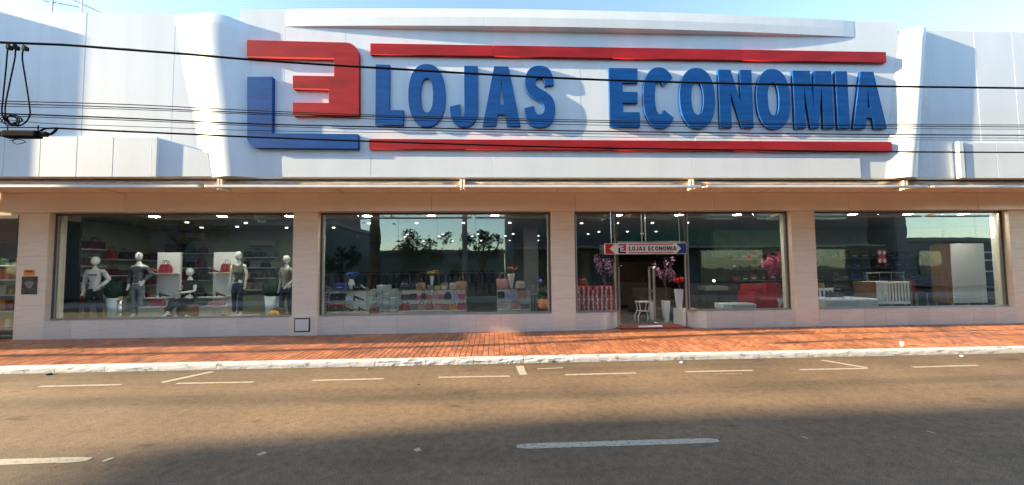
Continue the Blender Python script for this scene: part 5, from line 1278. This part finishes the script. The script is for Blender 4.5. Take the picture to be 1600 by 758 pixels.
def sofa(label, x, y, z_, w, m_, rz=0., h=.85, cat='sofa', name='sofa', cush=False):
    o = thing(name, label, cat, (x, y, z_), rz)
    MB().box(-w / 2 + .18, w / 2 - .18, -.40, .30, .10, .43).build('seat', m_, o, bevel=.05, seg=3)
    MB().box(-w / 2 + .10, w / 2 - .10, .20, .45, .30, h).build('backrest', m_, o, bevel=.06, seg=3)
    for s in (-1, 1): MB().box(min(s * (w / 2 - .19), s * w / 2), max(s * (w / 2 - .19), s * w / 2), -.42, .42, .06, .60).build('armrest', m_, o, bevel=.05, seg=3)
    for sx_ in (-1, 1):
        for sy_ in (-1, 1): MB().lathe([(.02, 0), (.028, .10)], (sx_ * (w / 2 - .1), sy_ * .34, 0), 8).build('foot', 'wood_dark', o)
    if cush: MB().box(-.05, .45, -.12, .06, .44, .86).build('cushion', m_, o, bevel=.07, seg=3)
    return o
sofa('taupe sofa inside the doorway, nearer and right of the stool', 5.879, 13.8, .201, 1.9, 'sofa_beige', .2); sofa('taupe sofa further inside the doorway, behind the stool', 5.407, 15.6, .201, 2.0, 'sofa_beige', -.1, 1.0)
sofa('taupe sofa half hidden behind the white coffee table', 7.992, 13.6, .201, 2.2, 'sofa_beige', 0, 1.0)
tag(MB().slab([(xd0 + .02, YW + .03), (xd1 - .02, YW + .03), (xd1 - .02, YW + .62), (xd0 + .02, YW + .62)], .196, .222).build('door_mat', 'door_mat_red', None, bevel=.005), 'worn red mat lying across the doorway', 'mat')
tag(MB().slab([(3.787, YW + .09), (4.449, YW + .11), (4.546, YW + .36), (3.877, YW + .33)], .2225, .2345).build('floor_cloth', 'white_cloth', None, bevel=.004), 'crumpled white floor cloth on the red mat', 'cloth')
P(MB().slab([(xd0 - .04, YW - .02), (xd1 + .04, YW - .02), (xd1 + .10, YW + .312), (xd0 - .04, YW + .312)], .11, .195), 'door_step', 'door_mat_red')
ct = thing('coffee_table', 'low white coffee table with thin metal frame in front of the red armchair', 'table', (6.902, 10.8, ZD))
MB().box(-.48, .48, -.20, .26, .14, .30).build('drawer_box', 'white', ct, bevel=.02, seg=2)
for xx in (-.2, .38): MB().tube([(xx, -.24, 0), (xx, -.24, .26), (xx, .27, .26), (xx, .27, 0)], .009, 6).build('leg_hoop', 'chrome', ct)
MB().tube([(-.2, -.245, .22), (.38, -.245, .22)], .009, 6).build('front_rail', 'chrome', ct)
MB().box(-.12, .08, -.1, .05, .301, .325).build('booklet', 'white', ct, bevel=.003)
sofa('red velvet armchair behind the white coffee table', 8.137, 11.3, ZD, 1.22, 'red_velvet', -.08, .82, 'armchair', 'armchair', True)
planter('pink blossom tree in a white pot at the right of the doorway bay', 8.340, 10.98, ZD, .15, .12, .40, blossom(1.30, .40, 'pink_blossom', 1500, .058), square=True)
dk = thing('side_desk', 'grey side desk with a small lit lamp left of the red armchair', 'desk', (7.000, 12.1, ZD))
MB().box(-.36, .36, -.25, .25, .60, .74).build('top', 'grey_leather', dk, bevel=.008)
for sx_ in (-1, 1):
    for sy_ in (-1, 1): MB().box(sx_ * .32 - .02, sx_ * .32 + .02, sy_ * .21 - .02, sy_ * .21 + .02, 0, .60).build('leg', 'wood_dark', dk)
MB().lathe([(.05, .741), (.015, .75), (.012, .86)], (.05, 0, 0), 10).build('lamp_stand', 'dark', dk); MB().ball((.05, 0, .90), .035, n=10, m=8).build('bulb', 'lamp', dk)
# tubular and dark furniture further in
for k, (px_, yy, w_, h_) in enumerate([(9.738, 16.2, 1.6, 1.9), (11.639, 16.6, 1.4, 2.0), (7.055, 18.4, 2.6, 1.9)]):
    o = thing('cabinet', ['dark cabinet behind the side desk', 'dark cabinet behind the red armchair', 'wide dark cabinet deep inside the doorway'][k], 'cabinet', (px_, yy, .201))
    MB().box(-w_ / 2, w_ / 2, -.25, .25, .06, h_).build('carcass', 'wood_dark', o, bevel=.01)
    for s in (-1, 1):
        dr = MB().box(min(s * .01, s * (w_ / 2 - .03)), max(s * .01, s * (w_ / 2 - .03)), -.272, -.2505, .1, h_ - .05).build('door', 'grey_leather' if k < 2 else 'wood_dark', o, bevel=.004)
        MB().box(s * .05 - .01, s * .05 + .01, -.29, -.273, h_ * .5, h_ * .6).build('handle', 'alu', dr)
    MB().box(-w_ / 2 + .05, w_ / 2 - .05, -.22, .22, 0, .06).build('plinth', 'dark', o)
sk_ = thing('glass_sticker', 'small square orange sticker with a dark ring on the pane left of the blossom tree', 'sticker', (6.929, GY - .0055, 1.981))
MB().box(-.085, .085, -.004, 0, 0, .165).build('card', 'cream_leather', sk_)
MB().add([((.065 if k % 2 else .048) * math.cos(k // 2 * .3), -.0055, .083 + (.065 if k % 2 else .048) * math.sin(k // 2 * .3)) for k in range(44)], [(2 * k, 2 * k + 1, 2 * k + 3, 2 * k + 2) for k in range(20)] + [(40, 41, 43, 42)]).build('ring', 'orange', sk_)
MB().box(-.014, .014, -.0055, -.0045, .055, .115).build('mark', 'dark', sk_)

# ---------------------------------------------------------------- furniture window
bd = thing('bed', 'single bed with grey-white mattress and white slatted headboard at the left of the furniture window', 'bed', (10.213, 10.75, ZD))
MB().box(-.78, .78, -.18, .78, .10, .40).build('mattress', 'mattress', bd, bevel=.06, seg=3)
MB().box(-.76, .74, -.14, .74, .03, .095).build('base', 'dark', bd)
MB().box(-.80, .36, .82, .86, .58, .66).build('headboard_rail', 'white', bd, bevel=.006); MB().box(-.80, .36, .82, .86, .30, .36).build('headboard_rail', 'white', bd, bevel=.006)
for k in range(9): MB().box(-.76 + k * .13, -.70 + k * .13, .826, .854, .361, .579).build('slat', 'white', bd)
bag('clutch', 'dark bolster bag lying on the bed near the headboard', 10.228, 11.2, ZD + .402, .42, .14, 'black_leather')
cr = thing('crib', 'white slatted crib with brown wooden end on short legs', 'crib', (11.766, 10.9, ZD))
wc = .53
MB().box(-wc, wc, -.02, .02, .80, .86).build('top_rail', 'white', cr, bevel=.008); MB().box(-wc, wc, -.02, .02, .20, .28).build('bottom_rail', 'white', cr, bevel=.008)
for k in range(11): MB().box(-wc + .02 + k * (2 * wc - .08) / 10, -wc + .06 + k * (2 * wc - .08) / 10, -.014, .014, .281, .799).build('slat', 'white', cr, bevel=.004)
MB().box(-wc - .045, -wc - .003, -.03, .66, .18, .86).build('end_panel', 'wood_brown', cr, bevel=.008); MB().box(wc + .003, wc + .045, -.03, .66, .18, .86).build('end_panel', 'wood_brown', cr, bevel=.008)
MB().box(-wc, wc, .62, .66, .20, .86).build('back_panel', 'white', cr, bevel=.006); MB().box(-wc, wc, .03, .61, .22, .27).build('base_board', 'wood_dark', cr)
for xx in (-wc - .024, wc + .024, 0): 
    for yy in (0, .6): MB().lathe([(.014, 0), (.022, .178)], (xx, yy, 0), 8).build('leg', 'tan_leather', cr)
mb_ = thing('metal_bed_head', 'thin grey tubular bed frame standing behind the crib', 'bed frame', (12.736, 12.0, ZD))
MB().tube(catmull([(-.62, 0, 0), (-.62, 0, 1.02), (-.55, 0, 1.10), (.55, 0, 1.10), (.62, 0, 1.02), (.62, 0, 0)], 5), .018, 6).build('hoop', 'alu', mb_, smooth=True)
for xx in (-.2, .2): MB().tube([(xx, 0, .3), (xx, 0, 1.09)], .010, 5).build('bar', 'alu', mb_)
MB().tube([(-.62, 0, .3), (.62, 0, .3)], .012, 5).build('cross_bar', 'alu', mb_)
wd = thing('wardrobe', 'white two-door wardrobe with brown wooden side on short legs', 'wardrobe', (14.193, 10.9, ZD))
ww = .53
MB().box(-ww, ww, .02, .56, .20, 1.98).build('carcass', 'wood_brown', wd, bevel=.006)
d1 = MB().box(-ww + .004, ww * .36, -.004, .0195, .66, 1.975).build('door', 'white', wd, bevel=.004); MB().box(ww * .364, ww - .004, -.004, .0195, .205, 1.975).build('door', 'white', wd, bevel=.004)
for zz in (.205, .434): 
    dr = MB().box(-ww + .004, ww * .36, -.004, .0195, zz, zz + .222).build('drawer', 'white', wd, bevel=.004); MB().ball((-ww * .3, -.012, zz + .19), .010, n=6, m=4).build('knob', 'alu', dr)
for xx in (-.2, -.08): MB().ball((xx, -.012, 1.30), .011, n=6, m=4).build('knob', 'alu', d1)
for xx in (-ww + .06, 0, ww - .06):
    for yy in (.06, .5): MB().lathe([(.018, 0), (.028, .198)], (xx, yy, 0), 8).build('leg', 'tan_leather', wd)
ws = thing('shelf_stand', 'dark shelf stand with white boards right of the wardrobe', 'shelf', (15.945, 11.9, ZD))
MB().box(-.36, .36, .1, .13, 0, 1.75).build('back', 'dark', ws)
for zz in (.22, .60, 1.10, 1.46, 1.72): MB().box(-.36, .36, -.2, .099, zz, zz + .04).build('shelf_board', 'white', ws, bevel=.004)
pk = thing('low_bench', 'thin pale wooden bench plank at the foot of the shelf stand', 'bench', (15.605, 11.2, ZD))
MB().box(-.42, .42, -.15, .15, .26, .30).build('plank', 'cream_leather', pk, bevel=.005)
for xx in (-.36, .36): MB().box(xx - .02, xx + .02, -.12, .12, 0, .26).build('leg', 'alu', pk)
rs = thing('chair', 'small red chair behind the right end of the crib', 'chair', (14.102, 12.3, ZD))
MB().box(-.2, .2, -.2, .2, .40, .45).build('seat', 'red_velvet', rs, bevel=.015); MB().box(-.2, .2, .17, .21, .46, .88).build('backrest', 'red_velvet', rs, bevel=.015)
for sx_ in (-1, 1):
    for sy_ in (-1, 1): MB().box(sx_ * .17 - .015, sx_ * .17 + .015, sy_ * .17 - .015, sy_ * .17 + .015, 0, .40).build('leg', 'alu', rs)
gs = thing('glass_sticker', 'tall red and cream figure-eight sticker on the pane above the crib', 'sticker', (10.713, GY - .0055, 1.834))
for cz in (.11, .33):
    for s in (-1, 1):
        e = ell(s * .065, cz, .075, .085, 0, 345, 23); MB().prism(e, -.003, 0).build('disc', 'dark_red', gs)
        e = ell(s * .065 + .008, cz - .008, .05, .058, 0, 345, 23); MB().prism(e, -.0045, -.0031).build('face', 'cream_leather', gs)
MB().box(-.09, .09, -.0065, -.0046, .19, .25).build('bow', 'box_red', gs)
# back wall shelves with dark goods
rr_ = random.Random(77)
for u, (xa2, xb2, lb) in enumerate([(9.4, 13.2, 'left'), (13.6, 17.4, 'middle'), (17.6, 21., 'right')][:2]):
    zz2 = [.75, 1.25, 1.72, 2.12]
    o = thing('store_shelving', 'dark back-wall shelving in the furniture window, %s bay' % lb, 'shelf', ((xa2 + xb2) / 2, 15.2, .201))
    w = (xb2 - xa2) / 2
    for zz in zz2: MB().box(-w, w, -.3, .09, zz - .23, zz - .2).build('shelf_board', 'grey_leather', o, bevel=.003)
    for xx in (-w, -w / 3, w / 3, w): MB().box(xx - .02, xx + .02, -.28, .09, 0, 2.0).build('upright', 'dark', o)
    for zz in zz2:
        xx = xa2 + .1
        while xx < xb2 - .35:
            w_ = rr_.uniform(.2, .42); b2 = thing('boxed_goods', 'small dark package on furniture window back shelves, %s bay, %s shelf up, %s' % (lb, ORD[zz2.index(zz)], ORD[min(11, int((xx - xa2) * 2.9))]), 'package', (xx + w_ / 2, 15.08, zz + .001), rr_.uniform(-.1, .1), 'packages on the back shelves')
            m_ = rr_.choice(['dark_red', 'black_leather', 'denim', 'box_wine', 'grey_leather', 'brown_leather', 'red_leather', 'blue_card']); hh = rr_.uniform(.14, .30)
            MB().box(-w_ / 2, w_ / 2, -.1, .1, 0, hh, .012, .01).build('carton', m_, b2, bevel=.01); MB().box(-w_ * .3, w_ * .3, -.1005, -.098, hh * .3, hh * .55).build('label_patch', rr_.choice(['white', 'cream_leather', 'dark', 'rose']), b2)
            xx += max(w_ + rr_.uniform(.02, .15), .36)
lp = thing('table_lamp', 'small orange lampshade on a stand behind the bed', 'lamp', (11.010, 12.6, ZD))
MB().lathe([(.10, 0), (.02, .02), (.015, .50)], n=12).build('stand', 'wood_dark', lp); MB().lathe([(.16, .48), (.12, .78)], n=16).build('shade', 'wood_brown', lp)
